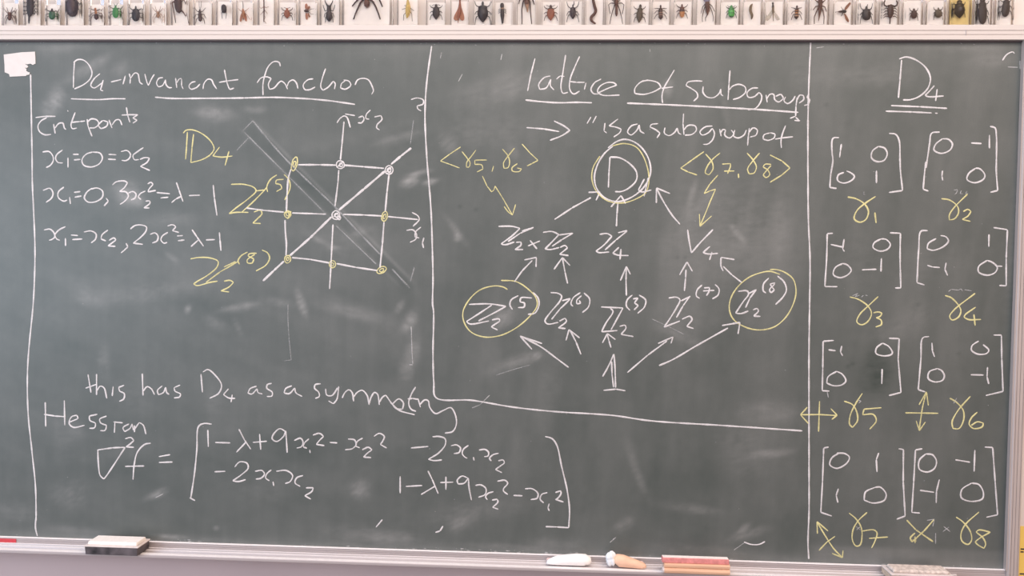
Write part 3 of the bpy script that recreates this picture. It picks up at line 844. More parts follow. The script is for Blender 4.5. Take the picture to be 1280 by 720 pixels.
# lattice
lat = group('chalk_diagram', 'white chalk lattice of subgroups joined by arrows', [
    ('note', 'C 472,438 560,445 636,458|C 610,405 660,430 690,452 650,478 590,502', 2.2),
    ('note', 'C 795,385 775,418|C 822,380 803,415|D 65,415 60,455 74,465|D 130,395 85,430 120,436 146,446 140,462 108,486|D 228,420 197,430 178,460 195,475 225,450 236,424 242,455 262,468|D 330,418 296,424 290,435 320,450 340,466 325,490|D 365,438 362,465 385,478 413,462 426,440 434,466 446,472|D 458,368 455,420 460,475|D 458,452 480,428 515,430 522,450 500,472 464,476|'
     'D 602,430 566,435 540,460 550,475 580,465 602,442 612,465 605,495 580,520 555,522|D 638,445 646,482|D 642,466 655,448 668,450 664,476 688,490 712,470 696,450|D 714,450 708,480 730,490 760,475 772,450|D 787,440 782,480 778,528|D 785,462 805,440 826,450 820,475 790,486|D 892,464 860,475 855,495 880,502 910,490 916,470 892,464|D 968,428 952,470 945,505 947,540|D 915,496 950,490 1005,484|D 990,392 1016,382|D 1012,402 1040,404|D 1018,386 1034,400', 1.9),
    ('group_symbol', 'C 890,585 885,660 882,738|C 890,585 940,590 990,620 1022,660 1022,700 985,740 945,758 915,758|H 1062,95 1032,150 1050,160 1097,150|H 1082,88 1070,140 1060,182', 2.2),
    ('circle', 'C 905,530 860,570 825,630 812,690 825,745 865,790 930,808 1000,785 1060,735 1092,670 1085,600 1045,535 1000,505 960,497 920,510 880,540', 2.2),
    ('circle', 'C 900,530 960,518 1020,535 1060,590 1085,690 1070,760 1020,795 950,815 880,805 825,760 800,700 805,640 840,580', 1.8, Y),
    ('arrow', 'H 612,298 700,240 795,188|H 782,162 840,160 820,202', 2.3), ('arrow', 'H 922,332 925,270 930,210|H 895,235 945,178 968,218', 2.2), ('arrow', 'I 440,322 400,275 350,195 322,140|I 322,215 322,140 390,168', 2.2),
    ('group_symbol', 'H 332,332 400,332 440,342 400,380 345,420 365,424 412,410|H 508,337 440,367 380,408|H 508,337 450,356|H 420,412 445,410 445,425 415,448 456,448|H 490,402 525,445|H 540,405 480,430|H 555,362 600,358 635,373 600,410 565,445 590,448 636,438|H 635,375 705,366|H 705,366 650,398 600,432|H 640,437 665,428 678,440 650,462 638,472 683,478', 2.2),
    ('group_symbol', 'H 838,372 875,368 900,381 860,425 820,456 835,463 886,460|H 976,355 920,400 865,450|H 930,364 976,353|H 935,437 903,466 930,476 983,478|H 945,445 940,498', 2.2),
    ('group_symbol', 'I 478,348 485,400 497,465 540,415 605,348|I 590,432 555,463 580,470 630,467|I 600,460 588,500', 2.2),
    ('arrow', 'H 412,610 450,555 502,502|H 462,500 522,487 520,535', 2.2), ('arrow', 'H 678,618 665,560 652,490|H 610,547 652,488 690,528', 2.1), ('arrow', 'H 972,678 970,600 972,535|H 942,603 972,532 992,572', 2.1),
    ('arrow', 'I 462,655 468,590 470,548|I 438,575 475,510 502,557', 2.1), ('arrow', 'I 748,612 700,575 656,532|I 656,555 645,530 645,487 712,498', 2.2),
    ('group_symbol', 'K 185,162 290,160 370,172 310,205 232,245|K 300,165 240,205 172,248 190,260 285,245|K 300,240 335,235 340,246 310,265 296,275 328,290|K 432,118 396,140 390,165 402,188|K 500,130 445,130 440,150 462,156 460,175 430,178|K 505,102 530,130 535,165 515,205 480,212', 2.2),
    ('circle', 'K 345,42 420,48 480,85 520,130 525,170 490,220 420,280 340,318 260,325 195,300 160,250 155,200 185,140 240,90 310,70 355,75 378,88', 2.0, Y),
    ('group_symbol', 'K 593,103 630,107 648,120 640,145 590,205 565,245 578,260 632,252|K 692,135 640,185 598,237|K 650,144 692,133|K 637,246 665,231 672,246 632,280 668,283|K 742,103 706,130 695,160 705,172|K 748,118 724,142 724,160 744,156 736,142|K 760,105 788,135 782,175 752,203', 2.1),
    ('group_symbol', 'K 845,175 955,180 925,235 895,290|K 892,182 905,197 870,255 848,298|K 848,299 928,293|K 938,272 965,267 970,280 945,312 1007,323|K 1002,115 976,140 972,170 990,192|K 1005,135 1030,130 1012,155 1032,168 1010,190|K 1035,115 1068,140 1062,175 1028,207', 2.1),
    ('group_symbol', 'L 383,130 425,127 440,140 425,175 385,240 360,276 440,245|L 490,120 455,170 422,228|L 445,145 492,122|L 450,236 490,222 500,236 474,272 508,283|L 550,65 526,90 522,120 538,132|L 560,80 588,78 584,100 572,118|L 555,95 612,92|L 615,62 635,85 630,115 602,135', 2.1),
    ('group_symbol', 'L 730,97 775,95 783,110 755,150 718,206 745,208 782,195|L 822,88 790,130 768,178|L 784,108 822,88|L 805,190 825,183 832,195 808,221 842,222|L 884,30 858,60 857,95 870,105|L 916,55 890,60 900,75 912,90 895,105 888,90 914,60|L 927,20 960,50 972,90 955,125 918,163', 2.1),
    ('circle', 'L 940,12 890,-3 840,5 780,30 720,85 690,145 688,195 710,240 765,275 835,290 910,275 970,225 1010,150 1020,90 1005,35 960,0 920,-12 890,-12', 2.0, Y),
    ('arrow', 'K 683,477 620,430 545,375 440,320|K 500,387 440,320 550,358', 2.2), ('arrow', 'K 745,412 720,350 690,290|K 670,342 685,288 738,330', 2.1), ('arrow', 'K 895,378 885,345 876,312|K 852,355 877,308 917,338', 2.0),
    ('arrow', 'K 977,503 1080,415 1175,345|K 1130,358 1205,325 1195,357', 2.1), ('arrow', 'L 335,468 400,440 520,370 680,280|L 650,268 740,252 730,310', 2.3),
    ('group_symbol', 'K 853,523 880,475 910,410 915,480 918,578|K 898,447 900,510 908,576|K 857,592 920,586 967,594', 2.1)], head=0)
group('chalk_symbol', 'yellow chalk gamma5, gamma6 in angle brackets with a zigzag arrow', [
    ('symbol', 'C 143,535 90,570 42,605|C 42,605 90,622 138,640|C 150,558 175,590 190,612 185,635 172,636 174,612 198,580 220,550|C 275,600 214,601|C 214,601 214,622 248,625 255,645 225,660|C 308,630 300,658|C 352,545 380,580 388,610 380,638 360,642 358,615 385,575 413,540|C 427,618 400,640 402,655 435,658 448,645 425,640|C 450,520 490,565 530,602|C 530,602 500,618 475,630', 1.7),
    ('arrow', 'H 252,80 275,130 298,160|H 298,160 310,150 315,130|H 315,130 350,185 402,275|H 360,232 380,258 402,276 410,250 418,222', 1.6)], mat=Y)
group('chalk_symbol', 'yellow chalk gamma7, gamma8 in angle brackets with a zigzag arrow', [
    ('symbol', 'D 560,558 500,600 443,641|D 443,641 480,660 525,675|D 568,570 600,610 605,645 585,675 567,665 575,635 600,600 640,565|D 650,621 692,618 692,632 678,668|D 660,656 712,655|D 732,668 733,690|D 775,565 805,600 822,635 810,665 785,670 778,645 800,610 838,565|D 895,622 865,622 855,635 880,652 888,675 870,688 855,675 875,650 895,628|D 890,575 950,605 990,640|D 990,640 950,675 890,712', 2.0),
    ('arrow', 'I 630,75 590,120 560,168|I 560,168 590,155 618,146|I 618,146 590,210 570,260 540,330|I 537,270 540,332 598,280', 1.8)], mat=Y)
# matrices
MAT = [
    ('gamma1', 'E 355,488 325,492 320,560 J 185,0 172,90 168,155|J 168,155 205,160', 'E 605,467 638,472 655,500 660,600 J 565,60 577,172|J 577,172 500,183', [
        'E 367,520 362,555 358,587', 'E 552,532 522,556 518,590 545,608 580,602 596,570 584,542 552,532', 'J 247,70 215,85 212,115 245,130 290,115 306,92 285,72 262,62', 'J 430,60 430,130'],
     'J 268,208 320,220 365,250 385,290 370,335 335,350 305,330 320,285 365,245 425,205|J 421,295 428,355', 2.4, 'J 360,178 359,195 368,195'),
    ('gamma2', 'E 858,460 818,467 808,520 790,640 J 708,10 700,80 693,165|J 693,165 722,175', 'E 1110,432 1135,440 1142,480 1142,600 J 1104,60 1112,172|J 1112,172 1070,182', [
        'E 872,494 838,522 830,550 865,567 910,550 922,520 902,497 872,494', 'E 1015,515 1068,518|E 1107,475 1107,542', 'J 802,60 798,90 803,115', 'J 988,46 948,78 940,110 980,128 1030,110 1040,85 1012,50 988,46'],
     'J 795,218 840,225 885,260 892,295 870,330 840,338 840,310 865,270 942,192|J 918,290 945,278 962,290 945,315 912,335 958,345', 2.0, 'J 865,170 886,166 880,185 868,195|J 908,172 900,190 915,190|J 940,175 930,190 946,188'),
    ('gamma3', 'J 185,412 153,415 150,550 143,660 140,712|J 140,712 210,713', 'J 505,410 565,412 563,550 567,720|J 567,720 535,720', [
        'J 172,475 240,490|J 248,445 240,500 250,515', 'J 456,444 418,466 411,492 450,513 495,500 508,475 484,447 456,444', 'J 240,582 198,606 188,645 225,662 270,645 288,620 268,592 240,582', 'J 348,618 430,615|J 458,552 455,628'],
     'M 280,50 330,65 385,105 402,145 380,190 345,207 320,190 335,150 385,100 440,48|M 412,140 440,135 462,142 450,160 428,168 455,180 458,205 425,220', 2.1, 'M 295,45 325,30 310,50 335,40|M 345,52 356,42|M 368,40 380,44'),
    ('gamma4', 'J 718,397 680,402 668,500 658,690|J 658,690 700,703', 'J 1088,380 1165,392|J 1167,392 1160,550 1160,708|J 1160,708 1120,706', [
        'J 765,442 722,470 715,500 750,508 810,485 835,455 820,432 790,425', 'J 1063,418 1062,488', 'J 715,592 745,602 786,605|J 822,578 815,615 830,650', 'J 1052,565 1005,600 1005,630 1050,648 1095,635 1110,605 1082,576 1052,565|J 1108,597 1138,598'],
     'M 815,42 850,55 890,95 905,130 890,165 855,180 842,160 865,125 985,30|M 988,108 930,150 922,165 950,178 1018,177|M 978,148 985,212', 2.2, 'M 835,20 850,8 890,12|M 890,14 905,4 915,18|M 925,10 965,16'),
    ('gamma5', 'M 190,295 130,300|M 130,300 128,450 125,578|M 125,578 165,580', 'M 500,283 558,285|M 558,285 552,400 568,588|M 568,588 500,605', [
        'M 160,348 200,353|M 235,325 228,360 240,382', 'M 464,310 430,338 428,368 470,382 512,375 520,364 500,330 464,310', 'M 206,469 158,500 150,535 190,550 235,545 258,522 237,485 206,469', 'M 462,455 460,540'],
     'N 180,70 215,85 232,115 235,150 215,178 203,165 205,130 225,85 255,38|N 333,97 262,103|N 262,103 256,126 300,125 312,150 285,185', 2.2, 'N 235,65 250,70 240,78'),
    ('gamma6', 'M 725,273 690,282 680,400 665,572|M 665,572 705,585', 'M 1088,265 1133,265|M 1133,265 1135,400 1142,582|M 1142,582 1045,605', [
        'M 742,308 745,355 757,388', 'M 1005,298 968,325 965,350 1000,372 1050,368 1062,350 1030,318', 'M 772,453 727,472 722,510 755,528 800,520 812,495 797,465 772,453', 'M 960,488 1032,490|M 1055,445 1052,500 1062,540'],
     'N 612,58 640,75 668,110 668,150 650,182 625,182 622,155 645,110 697,50|N 725,115 700,140 692,165 710,182 745,175 750,160 725,155 700,170', 2.2, 'N 622,65 648,76|N 642,56 628,80'),
    ('gamma7', 'N 117,258 97,262|N 97,262 92,400 85,525|N 85,525 130,540', 'N 403,265 423,268|N 423,268 422,400 430,540|N 430,540 395,553', [
        'N 162,281 130,303 122,330 150,345 190,325 202,300 184,285 150,283', 'N 322,282 312,310 315,360', 'N 157,428 148,455 155,485', 'N 306,423 268,442 262,475 300,487 345,475 352,450 328,422 306,423'],
     'R 405,5 440,35 465,75 470,120 460,165 440,170 422,140 425,90 450,45 495,2|R 472,95 530,90 545,105 535,145 518,180|R 505,132 600,125', 2.1, 'R 440,72 462,90|R 462,72 443,90'),
    ('gamma8', 'N 500,265 472,270|N 472,270 465,400 457,525|N 457,525 490,528', 'N 755,258 788,260|N 788,260 798,400 808,535|N 808,535 762,545', [
        'N 514,286 488,312 488,348 520,360 550,345 558,315 542,290 514,286', 'N 635,310 695,320|N 715,270 712,358', 'N 490,435 548,443|N 570,390 558,440 557,487', 'N 702,405 662,432 660,465 700,480 745,470 750,445 732,412 702,405'],
     'R 940,25 975,50 1010,95 1018,140 1000,162 970,145 965,110 985,65 1055,0|R 1112,101 1055,90 1040,100 1075,130 1088,160 1080,182 1050,165 1035,150 1060,130 1112,101', 2.2, 'R 878,72 910,98|R 905,75 875,98'),
]
for nm, lb, rb, ents, sym, sw, small in MAT:
    group('chalk_matrix', 'white chalk two by two matrix above the yellow ' + nm, [('bracket', lb), ('bracket', rb)] + [('entry', e) for e in ents], 2.15)
    s_ = mark('chalk_symbol', sym, sw, Y, None, 'yellow chalk ' + nm)
    mark('small_note', small, 1.1, FA, s_)
mark('chalk_arrow', 'N 3,126 80,125 150,129|N 30,95 2,126 35,162|N 125,100 152,128 130,145|N 80,70 78,130 76,195', 2.1, Y, label='yellow chalk double arrow crossing an upright line beside gamma5')
mark('chalk_arrow', 'N 515,35 500,100 487,188|N 487,85 517,32 525,88|N 475,150 488,191 513,155|N 430,118 565,120', 2.1, Y, label='yellow chalk upright double arrow beside gamma6')
mark('chalk_arrow', 'R 245,50 290,125 330,185 372,228|R 247,108 245,48 300,95|R 320,207 372,228 375,192|R 335,122 295,150 255,192', 2.1, Y, label='yellow chalk slanting double arrow beside gamma7')
mark('chalk_arrow', 'R 693,40 740,90 825,148|R 830,38 780,95 725,145|R 735,105 712,130 720,150 745,130|R 735,122 735,155|R 722,140 742,145', 2.4, Y, label='yellow chalk crossed double arrow beside gamma8')
mark('chalk_mark', 'R 795,42 832,36 824,72|R 838,105 838,158', 1.3, FA)
# stray marks
mark('chalk_mark', 'T 600,76 632,38|T 897,102 920,95 935,70', 2.2, label='two short white chalk flicks above the tray')
mark('chalk_mark', 'S 519,127 490,152|S 1110,190 1165,152', 1.4, FA)
mark('chalk_mark', 'S 1160,150 1195,162 1235,162 1265,148', 1.9)
mark('chalk_mark', 'B 1088,62 1082,92|B 1192,170 1172,207|C 350,70 344,100|C 1090,45 1090,60', 1.3, FA)
mark('chalk_mark', 'E 1172,102 1195,72 1225,60 1232,68', 1.9)
mark('chalk_mark', 'E 1198,135 1250,137|E 240,40 280,34|E 962,14 970,20|X 1275,76 1275,86', 1.2, FA)
mark('chalk_mark', 'K 320,516 400,490 490,465|L 300,235 380,272 460,312|X 360,380 360,400 362,430 364,450|X 355,451 364,450', 1.2, GH)
mark('chalk_mark', 'X 514,408 515,440 516,455|X 511,456 516,456', 1.5, FA)
mark('chalk_smear', 'X 303,163 330,190 362,222 408,268|X 420,282 445,306 470,330', 1.8, GH, label='faint chalk edge of a wiped-out diagonal')
mark('chalk_smear', 'X 316,151 340,180 363,205 417,257 450,292 475,318|X 490,336 512,360', 2.4, GH)
for sp in ('X 316,151 303,164', 'X 311,172 296,188', 'X 513,352 518,334', 'X 517,150 513,180'):
    mark('chalk_smear', sp, 1.4, GH)
mark('chalk_mark', 'O 636,596 668,580|X 1034,490 1035.5,497|X 590,510 600,506 612,494', 1.2, FA)
sp_ = []
for i in range(90):
    x = random.choice([random.uniform(2, 1250), random.gauss(540, 60), random.gauss(700, 60), random.gauss(215, 30)])
    x = min(max(x, 2), 1240)
    yb = 671 + (x / 1255) * 41 - random.uniform(1.2, 4)
    w = random.uniform(.4, 5) if random.random() < .5 else random.uniform(.5, 1.5)
    sp_.append('X %.1f,%.1f %.1f,%.1f' % (x, yb, x + w, yb + w * .03 + random.uniform(-.4, .4)))
for i in range(70):
    x = random.uniform(2, 1260)
    yb = 51.5 + random.random() ** 2 * 6
    sp_.append('X %.1f,%.1f %.1f,%.1f' % (x, yb, x + random.uniform(.5, 2.4), yb + random.uniform(-1, 1)))
for i in range(60):
    x, yb = random.uniform(5, 1240), random.uniform(60, 660)
    sp_.append('X %.1f,%.1f %.1f,%.1f' % (x, yb, x + random.uniform(-1, 1), yb + random.uniform(.4, 1)))
o = mark('chalk_crumbs', '|'.join(sp_), 1.1, FA)
setp(o, 'white chalk specks scattered along the edges of the board', kind='stuff')

# ------------------------------------------------------------------ torn paper, tape, poster
ptp = [(52, 292), (160, 278), (280, 262), (452, 254), (458, 330), (460, 408), (425, 424), (395, 408), (355, 417), (322, 412), (352, 430), (368, 446), (350, 462), (324, 460), (346, 480), (340, 500), (362, 516), (388, 522), (380, 548), (342, 556), (338, 566), (128, 576), (122, 544), (82, 526), (64, 520), (62, 430)]
pw = [on_y(a / 10.283, 40 + b3 / 10.283, 0.0) for a, b3 in ptp]
o = MB().plate_y([(p[0], p[2]) for p in pw], -0.0011, -0.0003).build('torn_paper', M['paper'])
setp(o, 'torn white paper label stuck on the top left corner of the chalkboard', 'paper')
a, b3 = on_y(0, 674.2, -0.0066), on_y(20.4, 681.0, -0.0066)
o = MB().box(a[0] - 0.10, b3[0], -0.0075, -0.0066, -0.0148, -0.0024, 0.0002).build('adhesive_tape', M['red'])
setp(o, 'red adhesive tape on the bottom frame rail at the far left', 'tape')
pA = on_y(1275.2, 657.5, WALL_Y)
poster = MB().box(pA[0], pA[0] + 0.21, WALL_Y - 0.0012, WALL_Y - 0.0001, pA[2] - 0.30, pA[2]).build('paper_notice', M['yellow_poster'])
setp(poster, 'yellow paper notice on the wall just right of the chalkboard', 'notice')
mk = MB()
for (py, w) in ((686, .010), (689.5, .007), (717, .06)):
    q = on_y(1275.2, py, WALL_Y)
    mk.box(pA[0] + 0.002, pA[0] + 0.002 + w, WALL_Y - 0.0016, WALL_Y - 0.0012, q[2] - .0016, q[2] + .0016)
mk.build('printed_lines', M['ink'], poster)


# ------------------------------------------------------------------ things on the tray
def rot_box(mb_, c, ax, L, D, z0, z1, bev=0.002, taper=0.0, mi=0):
    """box with its long side along ax in plan, front edge at c (front-left corner)"""
    ax = np.array([ax[0], ax[1], 0.0]); ax /= np.linalg.norm(ax)
    ay = np.array([-ax[1], ax[0], 0.0])
    t = MB().box(taper, L - taper, taper, D - taper, z0, z1, bev)
    base = MB().box(0, L, 0, D, z0, z1, bev)
    vs = []
    for p, q in zip(base.v, t.v):
        f = (p[2] - z0) / (z1 - z0)
        x, y = p[0] * (1 - f) + q[0] * f, p[1] * (1 - f) + q[1] * f
        w = np.array([c[0], c[1], 0]) + ax * x + ay * y
        vs.append((w[0], w[1], p[2]))
    mb_.add(vs, base.f, mi)
    return mb_


def stand(px0, py, px1, zb):
    a_, b_ = on_z(px0, py, zb), on_z(px1, py, zb)
    return a_, b_


def at_px(px, y, z):
    """x on the line (y, z) that falls on picture column px"""
    lo, hi = -3.0, 1.0
    for _ in range(50):
        mid = (lo + hi) / 2
        c = CAM_R.T @ (np.array([mid, y, z]) - CAM_POS)
        if 640 + FPX * c[0] / -c[2] < px: lo = mid
        else: hi = mid
    return (lo + hi) / 2


# left eraser: chalk-caked felt up, dark base
ey0 = -0.066
x0, x1 = at_px(105.2, ey0, TZ), at_px(172.5, ey0, TZ)
er = empty('chalkboard_eraser', ((x0 + x1) / 2, -0.04, TZ))
setp(er, 'chalkboard eraser with chalk-white felt and dark base at the left end of the tray', 'eraser', 'erasers on the chalk tray')
L = x1 - x0
rot_box(MB(), (x0 + .002, ey0 + .001), (1, 0.0), L - .004, 0.050, TZ + .0003, TZ + .0190, .001, -0.001).build('base', M['black_base'], er)
rot_box(MB(), (x0 - .0005, ey0 - .0008), (1, 0.0), L + .001, 0.0545, TZ + .0190, TZ + .0220, .0007).build('flange', M['flange'], er)
rot_box(MB(), (x0 + .005, ey0 + .004), (1, 0.0), L - .010, 0.042, TZ + .0220, TZ + .0300, .0015, 0.0012).build('felt_pad', M['felt_white'], er)

# red and orange eraser, standing on its long edge at the front of the tray
ey0 = -0.0640
x0, x1 = at_px(828.5, ey0, TZ), at_px(912.5, ey0, TZ)
er = empty('chalkboard_eraser', ((x0 + x1) / 2, -0.055, TZ))
setp(er, 'chalkboard eraser with red felt on an orange wooden grip beside the orange chalk', 'eraser', 'erasers on the chalk tray')
H0 = TZ + .0004
pf = [(ey0 + .004, H0), (ey0 + .0005, H0 + .003), (ey0 - .0005, H0 + .0075), (ey0 + .001, H0 + .0115), (ey0 + .0042, H0 + .0132), (ey0 + .0015, H0 + .0150), (ey0 + .0008, H0 + .0195), (ey0 + .0022, H0 + .0232), (ey0 + .020, H0 + .0232), (ey0 + .0215, H0 + .012), (ey0 + .019, H0)]
wb_ = MB().prism_x(pf, x0 + .0035, x1)
wb_.build('wooden_grip', M['wood'], er)
pale_end = MB().prism_x([(y_ + .0008, z_) for y_, z_ in pf[:5]] + [(ey0 + .019, H0 + .0132), (ey0 + .019, H0)], x0, x0 + .0035)
pale_end.build('end_glint', M['flange'], er)  # pale colour painted for the reflection on the rounded grip end
rot_box(MB(), (x0 - .001, ey0 + .0045), (1, 0), x1 - x0, .016, H0 + .0232, H0 + .0352, .0012, .0005).build('felt_pad', M['felt_red'], er)
dc = rot_box(MB(), (x0 + .0005, ey0 + .006), (1, 0), x1 - x0 - .003, .013, H0 + .0352, H0 + .0357, .0002).build('chalk_dust', M['felt_white'], er)
setp(dc, 'white chalk dust caked on the red felt')

# right eraser at the tray's end
ey0 = -0.066
x0, x1 = at_px(1114.5, ey0, TZ + .016), at_px(1192.5, ey0, TZ + .016)
er = empty('chalkboard_eraser', ((x0 + x1) / 2, -0.04, TZ))
setp(er, 'chalkboard eraser with dusty brown felt at the right end of the tray', 'eraser', 'erasers on the chalk tray')
rot_box(MB(), (x0, ey0), (1, 0), x1 - x0, .050, TZ + .0004, TZ + .0150, .0015).build('wooden_body', M['wood_pale'], er)
rot_box(MB(), (x0 - .001, ey0 - .001), (1, 0), x1 - x0 + .002, .0525, TZ + .0150, TZ + .0178, .0008).build('flange', M['flange'], er)
rot_box(MB(), (x0 + .006, ey0 + .006), (1, 0), x1 - x0 - .010, .038, TZ + .0178, TZ + .0250, .0025, .0015).build('felt_pad', M['felt_dusty'], er)


def chalk_piece(name, label, p0, p1, radii, mat, flat=0.9, n=26, group_=None):
    """thick tapered stick lying on the tray from p0 to p1 (plan points, z of axis from the radius)"""
    pts, rr = [], []
    for i in range(n):
        t = i / (n - 1)
        r = np.interp(t, [q[0] for q in radii], [q[1] for q in radii])
        pts.append((p0[0] + (p1[0] - p0[0]) * t, p0[1] + (p1[1] - p0[1]) * t, TZ + r * 1.0 + .0004))
        rr.append(r)
    o_ = MB().loft(pts, rr, flat=1.0, seg=20, up=(0, 0, 1)).build(name, mat)
    setp(o_, label, 'chalk', group_)
    return o_


yy = -0.034
chalk_piece('chalk_stick', 'thick white chalk stick lying in the middle of the tray', (at_px(683.5, yy, TZ), yy), (at_px(737, yy, TZ), yy + .002),
            [(0, .0020), (.05, .0062), (.2, .0098), (.45, .0122), (.7, .0134), (.88, .0132), (.96, .0105), (1, .0055)], M['chalk_white_stick'], group_='loose chalk on the tray')
chalk_piece('chalk_stick', 'tapered orange chalk stick lying left of the red eraser', (at_px(769.5, yy, TZ), yy + .004), (at_px(806.5, yy, TZ), yy - .006),
            [(0, .0105), (.06, .0142), (.25, .0138), (.5, .0114), (.8, .0084), (.95, .0062), (1, .0030)], M['chalk_orange_stick'], group_='loose chalk on the tray')
# pale blue lump against the orange stick
cx_ = at_px(764, yy, TZ + .012)
lump = MB()
R0 = 24
vs, fs = [], []
for i in range(R0 + 1):
    th = math.pi * i / R0
    for j in range(32):
        ph = 2 * math.pi * j / 32
        d = np.array([math.sin(th) * math.cos(ph), math.sin(th) * math.sin(ph), math.cos(th)])
        r = 1 + 0.10 * math.cos(5 * ph + 2.2 * math.cos(th)) * math.sin(th) + 0.05 * math.sin(4 * th + ph) - 0.16 * math.exp(-((d[2] - .15 - .25 * d[0]) / .07) ** 2) - .12 * math.exp(-((d[0] + .1 + .3 * d[2]) / .07) ** 2)
        vs.append((cx_ + .0128 * d[0] * r, yy + .003 + .0120 * d[1] * r, TZ + .0170 + .0170 * d[2] * r))
for i in range(R0):
    for j in range(32):
        fs.append((i * 32 + j, i * 32 + (j + 1) % 32, (i + 1) * 32 + (j + 1) % 32, (i + 1) * 32 + j))
zmin = min(v[2] for v in vs)
vs = [(a_, b_, c_ - zmin + TZ + .0003) for a_, b_, c_ in vs]
lump.add(vs, fs, 0, True)
o = lump.build('chalk_lump', M['chalk_blue_stick'])
setp(o, 'lumpy pale blue chalk touching the fat end of the orange stick', 'chalk', 'loose chalk on the tray')
chalk_piece('pink_patch', 'small dull pink patch built as a solid piece behind the thick white chalk stick', (at_px(683.5, -.012, TZ), -.0155), (at_px(701, -.012, TZ), -.0155), [(0, .0030), (.08, .0042), (.9, .0042), (1, .0030)], M['pink_patch_mat'], group_='loose chalk on the tray')  # pink tinge on the tray, built as a small solid piece
chalk_piece('pink_patch', 'small dull pink patch built as a solid piece behind the orange chalk stick', (at_px(790, -.012, TZ), -.0155), (at_px(803.5, -.012, TZ), -.0155), [(0, .0030), (.08, .0042), (.9, .0042), (1, .0030)], M['pink_patch_mat'], group_='loose chalk on the tray')  # second pink tinge, built the same way

# ------------------------------------------------------------------ insects in resin blocks on the top rail
BF, BB = -0.0065, 0.0110            # front and back of a block
CARD_Y = 0.0078
BUG_Y = 0.0028
BZ = ZT + 0.0003
BTOP = on_y(640, -9, 0.0)[2]
GROUP = 'insects in resin blocks on the top rail'


def bp(px, py, dy=0.0):
    p = on_y(px, py, BUG_Y)
    return (p[0], p[1] + dy, max(p[2], BZ + .0012))


def curve_pts(pts, step=1.2):
    r = smooth_path(np.array([(q[0], q[1]) for q in pts]), step)
    return np.concatenate(r)


def interp_r(pts, path):
    d0 = np.concatenate([[0], np.cumsum(np.linalg.norm(np.diff(np.array([(q[0], q[1]) for q in pts]), axis=0), axis=1))])
    d1 = np.concatenate([[0], np.cumsum(np.linalg.norm(np.diff(path, axis=0), axis=1))])
    return np.interp(d1 / (d1[-1] + 1e-9), d0 / (d0[-1] + 1e-9), [q[2] for q in pts])


def block(kind, label, x0, x1, cardtop=4.5, yellow=False, card=(2.0, 2.0)):
    side = (BB - BF) / MMPX / FPX           # the side face the camera sees beside the front face
    xm = (x0 + x1) / 2
    x0, x1 = x0 + max(0, xm - 690) * side + .4, x1 - max(0, 690 - xm) * side - .4
    xa, xb = at_px(x0, BF, BZ + .03), at_px(x1, BF, BZ + .03)
    root = empty(kind + '_specimen', ((xa + xb) / 2, 0.0, BZ))
    setp(root, label, 'specimen', GROUP)
    MB().box(xa, xb, BF, BB, BZ, BTOP, 0.0011).build('resin_block', M['resin_yellow' if yellow else 'resin'], root)
    zt = min(BTOP - .003, on_y((x0 + x1) / 2, cardtop, CARD_Y)[2])
    MB().box(xa + card[0] * MMPX * .8, xb - card[1] * MMPX * .8, CARD_Y, CARD_Y + .0009, BZ + .0015, zt).build('backing_card', M['card_yellow' if yellow else 'card'], root)
    return root


def body(root, name, segs, col, flat=0.55, cols=None, label=None):
    """segs: (px, py, radius px) from head to tail -> one continuous body"""
    path = curve_pts(segs, 0.7)
    rad = interp_r(segs, path)
    mats = [M['bug_' + col]]
    mi = None
    if cols:
        mats += [M['bug_' + c[1]] for c in cols]
        mi = []
        for i in range(len(path)):
            k = 0
            for q, c in enumerate(cols):
                if c[0][0] <= i / max(1, len(path) - 1) <= c[0][1]:
                    k = q + 1
            mi.append(k)
    o = MB().loft([bp(a, b3, -.001) for a, b3 in path], [max(.00015, r * MMPX * 1.06) for r in rad], flat=flat, seg=14, mats=mi).build(name, mats, root)
    return o


def limb(parent, name, pts, col, r0=0.55, r1=0.3, dy=0.0):
    p = np.array(pts, float)
    path = p
    n_ = len(path)
    MB().loft([bp(a, b3, dy) for a, b3 in path], [(r0 + (r1 - r0) * i / max(1, n_ - 1)) * MMPX * 1.2 for i in range(n_)], seg=6).build(name, M['bug_' + col], parent)


def legs6(b_, cx, ys, w, reach, col, droop=(-3.0, 1.5, 6.0), r0=.5, sides=(-1, 1)):
    for s_ in sides:
        for y_, d in zip(ys, droop):
            limb(b_, 'leg', [(cx + s_ * w * .6, y_), (cx + s_ * (w + reach * .5), y_ + d * .25 - .6), (cx + s_ * (w + reach * .8), y_ + d * .7), (cx + s_ * (w + reach), y_ + d * 1.25)], col, r0, .25)


def antennae(b_, cx, y_, pts, col, r=.3):
    for s_ in (-1, 1):
        limb(b_, 'antenna', [(cx + s_ * a_, y_ + c_) for a_, c_ in pts], col, r, .2)


def wing(b_, pts, mat, dy=.0012, name='wing'):
    P_ = [bp(a_, c_) for a_, c_ in curve_pts(list(pts) + [pts[0]], 1.0)[:-1]]
    MB().plate_y([(p[0], p[2]) for p in P_], BUG_Y + dy, BUG_Y + dy + .0004).build(name, mat, b_)


